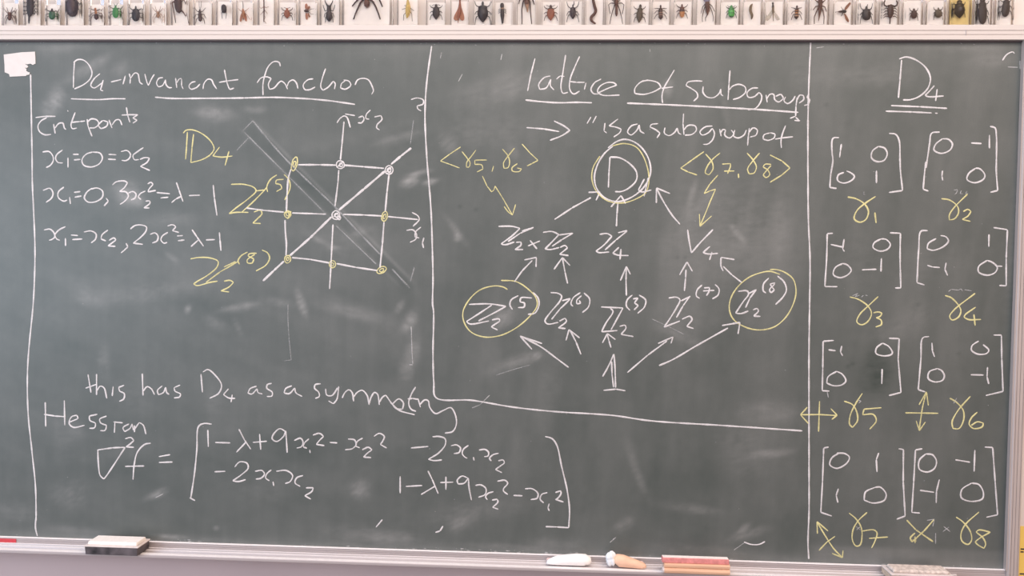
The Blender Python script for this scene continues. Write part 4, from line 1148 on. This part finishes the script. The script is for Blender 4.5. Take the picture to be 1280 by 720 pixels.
def beetle(kind, label, x0, x1, cx, y0, y1, w, col, head=.5, tilt=0.0, legcol=None, leg=4.0, ant=None, flat=.55, yellow=False, cardtop=4.5, cols=None, pointed=False, card=(2, 2), droop=(-3.5, 1.5, 5.5)):
    r = block(kind, label, x0, x1, cardtop, yellow, card)
    h = y1 - y0
    f = lambda t: (cx + tilt * (t - .5), y0 + h * t)
    tail = [(.90, w * .72 if not pointed else w * .42), (.97, w * .42 if not pointed else w * .16), (1.0, .1)]
    seg = [(0, .2), (.04, head * w * .55), (.13, head * w * .75), (.18, head * w * .62), (.24, w * .78), (.33, w * .86), (.36, w * .80), (.45, w * .98), (.62, w), (.78, w * (.93 if not pointed else .78))] + tail
    b_ = body(r, kind, [(*f(t), q) for t, q in seg], col, flat, cols)
    lc = legcol or ('black' if col in ('dark', 'black', 'green', 'leaf', 'bright', 'purple') else 'umber')
    legs6(b_, cx, [y0 + h * .28, y0 + h * .48, y0 + h * .66], w, leg, lc, droop)
    if ant:
        antennae(b_, cx + tilt * -.5, y0 + h * .06, ant, lc)
    return r, b_


def spider(kind, label, x0, x1, cx, cy, ab, ce, col, pts, r0=.6, **kw):
    """ab/ce: (dy, rx) abdomen below, cephalothorax; pts: one side's legs as polylines relative to the centre"""
    r = block(kind, label, x0, x1, **kw)
    b_ = body(r, kind, [(cx, cy - ce * 1.3, .2), (cx, cy - ce, ce * .7), (cx, cy - ce * .2, ce), (cx, cy + ce * .8, ce * .55), (cx, cy + ce * 1.1, ab * .7), (cx, cy + ce * 1.1 + ab, ab), (cx, cy + ce * 1.1 + ab * 1.8, ab * .7), (cx, cy + ce * 1.1 + ab * 2.2, .2)], col, .7)
    for s_ in (-1, 1):
        for pl_ in pts:
            limb(b_, 'leg', [(cx + s_ * a_, cy + c_) for a_, c_ in pl_], col, r0, r0 * .45)
    return r, b_


A1 = [(.6, 0), (1.6, -2.2), (2.6, -3.6)]
SP = [[(1, -1), (2.5, -5), (3.6, -9)], [(1.2, -.5), (4.5, -4), (7.6, -7.5)], [(1.2, .4), (4, 1.2), (6.2, 6), (6.0, 11)], [(1, 1), (3, 4), (4.4, 8), (5, 12.5)]]
spider('spider', 'small brown spider in clear resin at the far left of the rail', 0.5, 25.5, 13.4, 18.8, 2.3, 2.3, 'brown', SP, .55)
# mole cricket
r = block('cricket', 'large dark spiny-legged cricket in clear resin, right of the small brown spider', 28, 53, -8)
b_ = body(r, 'cricket', [(39, -6, 2), (39, -2, 4), (39.2, 4, 4.4), (39, 10, 4.8), (39, 16, 4.2), (38.3, 20, 2.2), (38.0, 22, 1.2), (37.8, 26, 1.2), (37.6, 30, .7)], 'dark', .6)
for s_, k_ in ((-1, 1), (1, .8)):
    for yq in (2, 7, 12, 16):
        limb(b_, 'leg', [(39 + s_ * 3.5, yq + 1), (39 + s_ * 6.5 * k_, yq + 2.5), (39 + s_ * 8.6 * k_, yq - 1.5)], 'black', .6, .35)
beetle('beetle', 'small dark green beetle with black legs in clear resin, third from the far left', 55, 77.5, 66.4, 11.2, 25.2, 4.0, 'leaf', .45, leg=3.6, cardtop=6, cols=[((0, .27), 'dark')], card=(1.5, 2))
r, b_ = beetle('beetle', 'huge dark purple beetle filling its clear block, left of a slim orange-headed insect', 80.5, 107, 91.5, -12, 22, 7.6, 'purple', .7, leg=2.0, cardtop=-6, droop=(-2, 3, 10), flat=.7)
r = block('beetle', 'slim brown insect with an orange head in clear resin, left of the bright green beetle', 110, 132, 6.5)
b_ = body(r, 'beetle', [(120.2, 10.3, .3), (120.3, 11.5, 1.5), (120.5, 13.8, 1.5), (120.9, 15, 1.3), (121, 17, 1.7), (121.2, 18.2, 1), (121.4, 20.5, 2.6), (121.6, 23.5, 2.6), (121.7, 25.6, .3)], 'umber', .7, [((0, .42), 'amber')])
legs6(b_, 121, [13.8, 16.5, 18.5], 1.6, 5.6, 'umber', (-2.6, 4, 7))
beetle('beetle', 'bright green beetle in clear resin, right of the slim orange-headed insect', 134.5, 155.5, 145.6, 7.2, 23.2, 3.9, 'green', .42, leg=3.8, cardtop=5.5, ant=A1)
r, b_ = beetle('beetle', 'big black beetle with raised front legs in clear resin, right of the bright green beetle', 158, 183, 170.8, 8, 27.4, 5.0, 'black', .35, leg=3.6, cardtop=4.5, droop=(-6, 1, 9))
spider('spider', 'small pale tan spider in clear resin, right of the big black beetle', 185.5, 210, 198.3, 17, 2.0, 1.6, 'tan', SP, .4, cardtop=4)
r = block('cockroach', 'large brown long-legged insect running off its block, right of the pale tan spider', 212, 238, -6)
b_ = body(r, 'cockroach', [(223.4, -8, 2), (223.4, -3, 4.4), (223.6, 4, 4.6), (224, 10, 4.4), (224.8, 15, 3.2), (225.2, 17.2, .4)], 'umber', .6)
for pl_ in ([(220, 1), (216, 4), (217.6, 12), (219.4, 22), (220.2, 29)], [(227, 2), (231, 1), (233, 6)], [(226, 12), (230, 16), (233, 21), (236, 29)], [(220, 4), (216.4, 3), (216, 6)]):
    limb(b_, 'leg', pl_, 'brown', .7, .4)
r = block('beetle', 'slim dark beetle with two long upright antennae in clear resin', 240.5, 266.5, 4)
b_ = body(r, 'beetle', [(250.6, 12.2, .3), (250.6, 13.4, 1.1), (250.6, 15.5, 1.6), (250.7, 17, 1.5), (250.8, 18.4, 2.2), (251, 23, 2.3), (251.2, 26, 2), (251.3, 27.6, .4)], 'umber', .7)
limb(b_, 'antenna', [(250.2, 13), (249.8, 8), (249.6, 2)], 'umber', .3, .2); limb(b_, 'antenna', [(251, 13), (252, 8), (252.2, 2)], 'umber', .3, .2)
for s_ in (-1, 1):
    limb(b_, 'leg', [(250.7 + s_, 15.5), (250.7 + s_ * 3.6, 14.5), (250.7 + s_ * 7.2, 10.2)], 'umber', .45, .3)
    limb(b_, 'leg', [(250.8 + s_ * 1.5, 18.5), (250.8 + s_ * 5, 18.6), (250.8 + s_ * 7.5, 23.5)], 'umber', .45, .3)
    limb(b_, 'leg', [(251 + s_ * 1.5, 22), (251 + s_ * 4.6, 24.5), (251 + s_ * 5.6, 30)], 'umber', .45, .3)
r = block('cicada', 'small stub-tailed dark bug with thin hind legs in clear resin, eleventh from the left', 268.5, 292, 3)
b_ = body(r, 'cicada', [(280, 6, .4), (280.2, 7.2, 2.4), (280.6, 10, 3.2), (280.8, 13, 3.3), (280.8, 15.6, 2.6), (280.8, 17, .6)], 'dark', .7)
for s_ in (-1, 1):
    limb(b_, 'leg', [(280.8 + s_ * 2.2, 14.5), (280.8 + s_ * 3, 18), (280.8 + s_ * 2.3, 23.8)], 'umber', .45, .25)
r = block('wasp', 'amber insect with one long upright feeler in clear resin, left of the stick insect', 294, 318, 3.5)
b_ = body(r, 'wasp', [(304.4, 11, .3), (304.5, 13, 1.2), (304.7, 16, 1.8), (305, 19, 1.8), (305.2, 22, 1), (305.4, 25.5, .5)], 'amber', .8)
limb(b_, 'antenna', [(304.4, 12), (304.5, 8), (304.3, 4), (303.6, 2.2)], 'umber', .4, .3)
wing(b_, [(303.4, 15), (301, 20), (300.2, 27), (301.6, 28), (303.6, 22), (304.4, 17)], M['wing_rust']); wing(b_, [(306, 15), (308.6, 20), (309, 27), (307.4, 27), (306, 22), (305.4, 17)], M['wing_rust'])
limb(b_, 'leg', [(306, 15), (309, 13), (312, 10.4)], 'amber', .3, .2); limb(b_, 'leg', [(306, 16), (310, 20), (313, 25)], 'amber', .3, .2); limb(b_, 'leg', [(303, 15), (300, 13), (298.5, 11)], 'amber', .3, .2)
r = block('stick_insect', 'very thin upright brown stick insect in clear resin, left of a round reddish bug', 321, 344, -8)
b_ = body(r, 'stick_insect', [(330.6, -6, .7), (330.6, 6, .7), (330.7, 14, .8), (330.6, 22, .65), (330.4, 28, .5)], 'brown', .9)
for pl_ in ([(330.8, 9), (333, 10), (336.5, 9)], [(330.8, 13), (333, 15), (335, 18)], [(330.8, 20), (332, 22), (331, 25)], [(330.4, 9), (327, 11), (324.8, 9)], [(330.4, 26), (332, 28), (333.4, 30)], [(330.4, 14), (328, 17), (326, 19)]):
    limb(b_, 'leg', pl_, 'tan', .35, .22)
r, b_ = beetle('beetle', 'small round reddish-brown bug in clear resin, right of the stick insect', 346, 371.5, 359.4, 10.6, 23.8, 3.7, 'rust', .5, leg=3.4, cardtop=3.8, pointed=True, ant=[(.8, 0), (2.4, -1.2), (4, -1.6)], flat=.7)
r = block('bee', 'brown winged insect turned sideways in clear resin, left of the stag beetle', 372.5, 397.5, 3.6)
b_ = body(r, 'bee', [(380.6, 14.6, .3), (381.6, 14.4, 1.3), (383.4, 14, 1.9), (385, 14.4, 1.6), (386.2, 15, .4)], 'umber', .9)
wing(b_, [(382.4, 13), (381.4, 9), (382, 5.4), (383.6, 4.6), (385, 7), (384.4, 11)], M['wing_rust']); wing(b_, [(384, 12), (385, 9), (387, 7.6), (388, 9), (387.4, 11), (385.4, 13)], M['wing_brown'])
wing(b_, [(382.4, 15.5), (382, 20), (383, 24.6), (384.6, 25.2), (385.2, 21), (384.2, 17)], M['wing_rust']); wing(b_, [(384.6, 16), (385.4, 20), (387, 22.4), (388.2, 21), (387, 18.6), (385.6, 16)], M['wing_brown'])
limb(b_, 'leg', [(386, 14), (389, 12), (393, 11.4)], 'umber', .3, .2); limb(b_, 'leg', [(386, 15), (389, 18), (393, 18.4)], 'umber', .3, .2)
r = block('stag_beetle', 'dark long-jawed stag beetle in clear resin, left of the large tarantula', 399, 425.5, 0)
b_ = body(r, 'stag_beetle', [(411.6, 7, .6), (411.6, 8.2, 2.2), (411.6, 11, 2.4), (411.7, 13.6, 2.6), (411.7, 14.6, 1.8), (411.7, 16, 3.3), (411.9, 20, 3.9), (411.9, 24, 3.4), (411.9, 26.8, 1.4), (411.9, 27.6, .3)], 'dark', .6)
for s_ in (-1, 1):
    limb(b_, 'jaw', [(411.6 + s_ * 1.6, 8.5), (411.6 + s_ * 3, 5.5), (411.6 + s_ * 4.2, 3.6), (411.6 + s_ * 5.0, .8)], 'black', .8, .4)
    limb(b_, 'leg', [(411.7 + s_ * 2, 13.5), (411.7 + s_ * 5, 14.2), (411.7 + s_ * 6.6, 10), (411.7 + s_ * 7.4, 6.5)], 'black', .5, .3)
    limb(b_, 'leg', [(411.8 + s_ * 3, 17), (411.8 + s_ * 5.2, 17.5), (411.8 + s_ * 6.2, 22)], 'black', .45, .3)
    limb(b_, 'leg', [(411.9 + s_ * 3, 20), (411.9 + s_ * 4.6, 22.5), (411.9 + s_ * 4.8, 28.6)], 'black', .45, .3)
# tarantula in a wide block
r = block('tarantula', 'large brown tarantula with long legs in the widest block on the rail', 427, 492.5, -12, card=(2, 5))
b_ = body(r, 'tarantula', [(458.4, -9, 2), (458.5, -4, 3.6), (458.6, -.6, 2.2), (458.8, 1.2, 2.6), (459, 4.5, 3.6), (459.1, 8, 3.1), (459.2, 10.4, .6)], 'brown', .8)
for pl_ in ([(456, -4), (450, -2), (444.6, 3.4), (440.6, 8.4)], [(456.4, -2), (451, 4), (447.6, 11), (444.6, 18), (442.4, 24.6)], [(461, -4), (470, -5), (474.6, 0), (478.4, 9)], [(461, -2), (466.8, 3), (470.4, 10), (473.6, 18), (475.6, 24.6)]):
    limb(b_, 'leg', pl_, 'umber', 1.1, .65)
r = block('locust', 'slender pale yellow insect in clear resin, right of the large tarantula', 495.5, 523.5, -6, card=(2, 2))
b_ = body(r, 'locust', [(509.8, -3, .5), (510, 1, 1.1), (510.2, 5, 2), (510.4, 10, 2.9), (510.2, 15, 3), (509.6, 20, 2), (509, 23.4, .5)], 'yellow', .7)
for pl_ in ([(508, 11), (505, 11.6), (502.6, 12.6)], [(512.6, 10), (515, 12), (517.6, 14)], [(507.5, 16.5), (505, 19), (504.6, 26)], [(512.6, 14.5), (515, 18), (515.6, 27)], [(509, 6), (507, 8), (505.8, 7)]):
    limb(b_, 'leg', pl_, 'olive', .3, .25)
beetle('beetle', 'dark grey-brown oval beetle in clear resin, left of a heart-shaped winged moth', 532, 557.5, 545.4, 5.4, 25.4, 4.3, 'dark', .5, leg=3.4, cardtop=4, ant=[(.8, 0), (3, -.2), (5.5, 1.2)], pointed=True, card=(2.6, 1.5))
r = block('moth', 'russet moth with wings folded into a heart shape in clear resin', 562, 586.5, 2.5)
b_ = body(r, 'moth', [(575.2, -3, .5), (575.2, -.5, 1.3), (575.1, 2, 1), (575.1, 5, 1.2), (575, 10, 1.9), (574.2, 18, 1.6), (573.4, 24, .7), (572.6, 29.5, .3)], 'rust', .6)
wing(b_, [(574.8, 6), (571.6, 13), (568, 20), (567.2, 24), (569.4, 26), (572.4, 25.2), (574.4, 20)], M['wing_rust']); wing(b_, [(575.6, 6), (578, 13), (580.2, 20), (580.2, 24.6), (578, 26.2), (575.2, 24), (574.6, 18)], M['wing_rust'])
beetle('beetle', 'big black oval beetle in clear resin, right of the heart-shaped moth', 590.5, 616, 603.6, 2.2, 28.8, 6.3, 'black', .32, leg=3.6, cardtop=2.5, pointed=True, droop=(-6, 3, 10))
r = block('centipede', 'narrow dark many-legged bug in clear resin, right of the big black oval beetle', 617, 642, 4)
b_ = body(r, 'centipede', [(627.6, 4.6, 1.6), (627.7, 7, 2.3), (627.8, 9.4, 2.2), (627.9, 10, 1.8), (628, 14, 2.2), (628, 20, 2.3), (628.2, 25, 1.6), (628.2, 30, .9)], 'dark', .8, [((.22, .27), 'tan')])
for s_ in (-1, 1):
    for yq in (11.5, 13.5, 15.5):
        limb(b_, 'leg', [(628 + s_ * 1.8, yq), (628 + s_ * 3.4, yq + .6), (628 + s_ * 5, yq + 2)], 'dark', .3, .2)
r = block('grasshopper', 'long-legged brown grasshopper in clear resin, left of an orange-brown oval beetle', 645, 671, -8)
b_ = body(r, 'grasshopper', [(658.4, -8, 2), (658.4, -2, 3.2), (658.6, 4, 2.8), (659, 9, 1.9), (659.4, 16, .5)], 'brown', .8, [((.55, 1), 'tan')])
for pl_ in ([(655.8, -3), (653.6, 4), (652.3, 12), (652.4, 20), (652.6, 30.5)], [(661, -3), (662.6, 4), (662.8, 12), (663.6, 20), (664.6, 30.5)], [(652, -4), (649.4, 1), (648.4, 5.6)], [(665, -3), (666.6, 2), (667.8, 6.4)]):
    limb(b_, 'leg', pl_, 'umber', .8, .45)
beetle('beetle', 'orange-brown oval beetle in clear resin, right of the brown grasshopper', 676.5, 701, 688.4, 6.6, 26.4, 4.4, 'rust', .5, leg=4, cardtop=3.4, pointed=True, ant=[(1.2, 1), (3.6, 0), (5.6, -1)], cols=[((0, .22), 'umber')])
r, b_ = beetle('weevil', 'dark pointed weevil in clear resin, left of the wavy brown worm', 704, 729.5, 716, 6, 24.6, 3.6, 'purple', .3, leg=4, cardtop=2.6, pointed=True, droop=(-7, 4, 8))
limb(b_, 'snout', [(717.2, 7), (717.4, 4.4), (717.4, 2.2)], 'purple', .5, .35)
r = block('worm', 'wavy brown worm in clear resin, right of the dark pointed weevil', 730.5, 756, -8)
body(r, 'worm', [(741, -5, 1.4), (741.5, 1, 1.6), (743, 8, 1.75), (744.4, 14, 1.75), (742.8, 18, 1.75), (739.2, 22, 1.7), (739.4, 26.4, 1.65), (744.4, 30.4, .9)], 'brown', .9)
r = block('mantis', 'spindly long-legged brown insect in clear resin, right of the wavy brown worm', 757, 784, -8)
b_ = body(r, 'mantis', [(770, -7, 1.5), (770.2, -1, 2.6), (770.2, 4.5, 2.5), (770.4, 7, 1.5), (770.4, 12, 1.3), (770.4, 18, 1.5), (770.4, 21, .6)], 'brown', .8)
for s_ in (-1, 1):
    limb(b_, 'leg', [(770.2 + s_ * 2, 4.6), (770.2 + s_ * 7, 4.4), (770.2 + s_ * 9.6, 6.4), (770.2 + s_ * 8.6, 13), (770.2 + s_ * 7.4, 18)], 'umber', .5, .28)
    limb(b_, 'leg', [(770.2 + s_ * 1.6, 6), (770.2 + s_ * 4.6, 14), (770.2 + s_ * 6.6, 22), (770.2 + s_ * 8, 30.4)], 'umber', .5, .3)
    limb(b_, 'leg', [(770.2 + s_ * 2, 2.4), (770.2 + s_ * 4.6, 1), (770.2 + s_ * 6, -3)], 'umber', .5, .3)
r, b_ = beetle('click_beetle', 'long olive-brown click beetle in clear resin, left of a narrow-necked banded beetle', 787.5, 813.5, 799.4, 6, 29.4, 3.7, 'olive', .55, tilt=-2.2, leg=3.6, cardtop=3, pointed=True)
r = block('beetle', 'narrow-necked brown banded beetle in clear resin, right of the long click beetle', 814.5, 839, 3)
b_ = body(r, 'beetle', [(825.4, 6.8, .4), (825.5, 8.2, 1.1), (825.5, 9.8, .7), (825.5, 11.2, 1.6), (825.6, 13, 2.4), (825.6, 15.6, 2.3), (825.6, 17, 2.5), (825.6, 19, 2.3), (825.6, 22.5, 2.6), (825.6, 25, .5)], 'umber', .8, [((.46, .52), 'tan'), ((.62, .68), 'tan')])
legs6(b_, 825.5, [11.6, 14, 18], 2, 5.8, 'umber', (-.4, 3, 5), .4)
r, b_ = beetle('beetle', 'small orange and brown beetle in clear resin, second block right of the click beetle', 841.5, 867, 852.2, 5.6, 22.6, 3.0, 'orange', .5, leg=4, cardtop=3, cols=[((0, .42), 'brown'), ((.42, .6), 'umber')])
r = block('spider', 'brown long-legged insect with a bluish grey head in clear resin', 870, 896.5, -8)
b_ = body(r, 'spider', [(883.4, -7, 2), (883.4, -3, 5.0), (883.4, 1, 4.0), (883.6, 3, 2.4), (883.8, 8, 2.9), (884, 14, 2.2), (884, 19.6, .5)], 'brown', .7, [((0, .34), 'grey')])
for pl_ in ([(881.6, 5), (878, 9), (876, 17)], [(881.8, 7), (879, 14), (877.6, 22), (877.8, 28)], [(886, 5), (890, 8.6), (893, 15)], [(886, 7), (889.4, 14), (891.4, 22), (891, 27)], [(883.6, 19), (881.6, 23), (881.6, 27)]):
    limb(b_, 'leg', pl_, 'umber', .45, .28)
beetle('beetle', 'metallic bright green banded beetle in clear resin, left of a small brown caterpillar', 899.5, 926, 913.8, 7, 22.6, 3.7, 'green', .5, leg=2.8, cardtop=3.5, cols=[((.40, .44), 'leaf'), ((.45, .60), 'bright'), ((.62, .68), 'leaf'), ((.70, .86), 'bright'), ((.9, 1), 'leaf')], ant=[(1.4, 1), (3.4, 1), (5, -.6)], droop=(-2.5, 2, 5))
r = block('caterpillar', 'small curved brown caterpillar in clear resin, right of the metallic green beetle', 928, 954, 3)
body(r, 'caterpillar', [(940, 5.6, .6), (938.4, 8, 1.5), (937.4, 12, 1.7), (938, 16, 1.6), (939.4, 20, 1.6), (938.8, 24.6, .7)], 'drab', .9)
r = block('mayfly', 'pale mayfly with spread clear wings in clear resin, right of the brown caterpillar', 955, 982, 3)
b_ = body(r, 'mayfly', [(965.4, 3.4, .5), (965.5, 4.6, 1.2), (965.6, 6.4, .8), (965.6, 9, 1.4), (965.8, 13, 1.2), (965.8, 20, .55), (966.2, 27, .3)], 'drab', .9, [((0, .22), 'dark')])
wing(b_, [(965, 11), (961, 17), (957, 24), (957.4, 27), (961, 25), (964.6, 19)], M['wing_clear']); wing(b_, [(966.4, 11), (969, 16), (973.4, 22), (974.6, 24.4), (972, 26), (968.4, 22)], M['wing_clear'])
r = block('bee', 'brown banded bee in clear resin, right of the pale mayfly', 982.8, 1009.5, 3)
b_ = body(r, 'bee', [(995.4, 7.4, .4), (995.5, 9, 1.2), (995.5, 10.8, .8), (995.4, 13, 2.3), (995.2, 15.6, 2.2), (995, 17, 1.7), (994.9, 19, 2.6), (994.8, 22, 2.5), (994.8, 24.8, .5)], 'umber', .8, [((.50, .56), 'orange'), ((.68, .74), 'tan'), ((.36, .40), 'orange')])
legs6(b_, 995.2, [11.4, 14.6, 18], 2, 4.6, 'umber', (-1.4, 3, 6), .4)
r = block('cricket', 'long brown cricket with angled hind legs, left of the spread-winged wasp', 1010.5, 1037.5, -8)
b_ = body(r, 'cricket', [(1025, -7, 1.6), (1024.8, -1, 2.4), (1024.6, 5, 2.4), (1024.2, 12, 1.9), (1023.4, 20, 1.1), (1022.4, 27, .3)], 'brown', .8)
for pl_ in ([(1023, 9), (1020, 15), (1017.4, 22), (1017.4, 30.4)], [(1026, 9), (1028.4, 15), (1029.6, 22), (1029.2, 30.4)], [(1023, 8), (1019, 8.6), (1016, 13)], [(1027, 8), (1030.4, 9), (1032.4, 15)], [(1023, 4), (1020, 2), (1017, -1)], [(1027, 4), (1030, 1.6), (1032, -1)]):
    limb(b_, 'leg', pl_, 'brown', .7, .35)
r = block('wasp', 'brown wasp lying sideways with spread wings in clear resin, right of the long cricket', 1041, 1067.5, 3)
b_ = body(r, 'wasp', [(1057.2, 15, .5), (1055.8, 15, 1.9), (1053.6, 15, 1.9), (1051.8, 15, 1.3), (1049, 15.2, 1.1), (1045.4, 15.6, .3)], 'dark', .9, [((.55, 1), 'umber')])
wing(b_, [(1055, 13), (1056.4, 9), (1060, 4.6), (1062.2, 3), (1063, 4.8), (1060.6, 8.6), (1057, 12.6)], M['wing_brown']); wing(b_, [(1054.6, 17), (1055.4, 21), (1057.4, 26), (1060, 28.4), (1060.8, 26.6), (1059, 22), (1056.2, 18)], M['wing_brown'])
limb(b_, 'leg', [(1053, 13.6), (1052, 11), (1050.6, 9)], 'umber', .3, .2); limb(b_, 'leg', [(1053, 16.6), (1052, 19), (1050.4, 21)], 'umber', .3, .2)
r, b_ = beetle('beetle', 'round black beetle with a small horn in clear resin, left of the scorpion', 1069, 1096.5, 1082.2, 8.4, 26.2, 5.1, 'black', .4, leg=2.6, cardtop=1.5, droop=(-7, 2, 8))
limb(b_, 'horn', [(1083.2, 9), (1083.4, 7.4), (1084, 6)], 'black', .5, .35)
r = block('scorpion', 'brown scorpion with raised pincers in clear resin', 1098, 1125.5, 1)
b_ = body(r, 'scorpion', [(1112.6, 6.2, 1), (1112.6, 8.4, 2.8), (1112.4, 13, 3.5), (1112.2, 18, 3.4), (1111.8, 22, 2.0), (1111.6, 23.4, .85), (1111.4, 30.5, .7)], 'umber', .7)
for s_ in (-1, 1):
    limb(b_, 'pincer', [(1112.6 + s_ * 2, 7.6), (1112.6 + s_ * 5, 8.6), (1112.6 + s_ * 8, 7), (1112.6 + s_ * 8.4, 4), (1112.6 + s_ * 7.0, 1)], 'umber', .9, .6)
    for yq in (11, 14.5, 18, 21):
        limb(b_, 'leg', [(1112.4 + s_ * 2.8, yq), (1112.2 + s_ * 6, yq - .2), (1112.2 + s_ * 8.6, yq + 2)], 'umber', .5, .3)
beetle('beetle', 'small dark brown round beetle in clear resin, right of the scorpion', 1127.5, 1155.5, 1141.4, 11.2, 24, 3.5, 'umber', .55, leg=1.8, cardtop=2, flat=.8)
beetle('shield_bug', 'small drab shield bug in clear resin, left of the yellowed block', 1157, 1184, 1171.8, 10, 23, 4.1, 'olive', .3, leg=1.6, cardtop=2)
beetle('beetle', 'dark pointed beetle in the only yellowed resin block', 1185.5, 1215.5, 1198.2, .6, 23.6, 6.0, 'black', .7, leg=1.2, cardtop=-3, pointed=True, yellow=True, flat=.75)
r, b_ = beetle('cicada', 'large mottled dark cicada in clear resin, right of the yellowed block', 1216.2, 1242, 1227, -3, 31, 5.0, 'dark', .8, leg=3, cardtop=-8, droop=(-4, 5, 9))
r, b_ = beetle('beetle', 'long slanting dark beetle in the rightmost clear block on the rail', 1243, 1268.5, 1256.2, -4, 22, 4.6, 'dark', .6, tilt=-3, leg=3.4, cardtop=-8, droop=(-5, 3, 10))
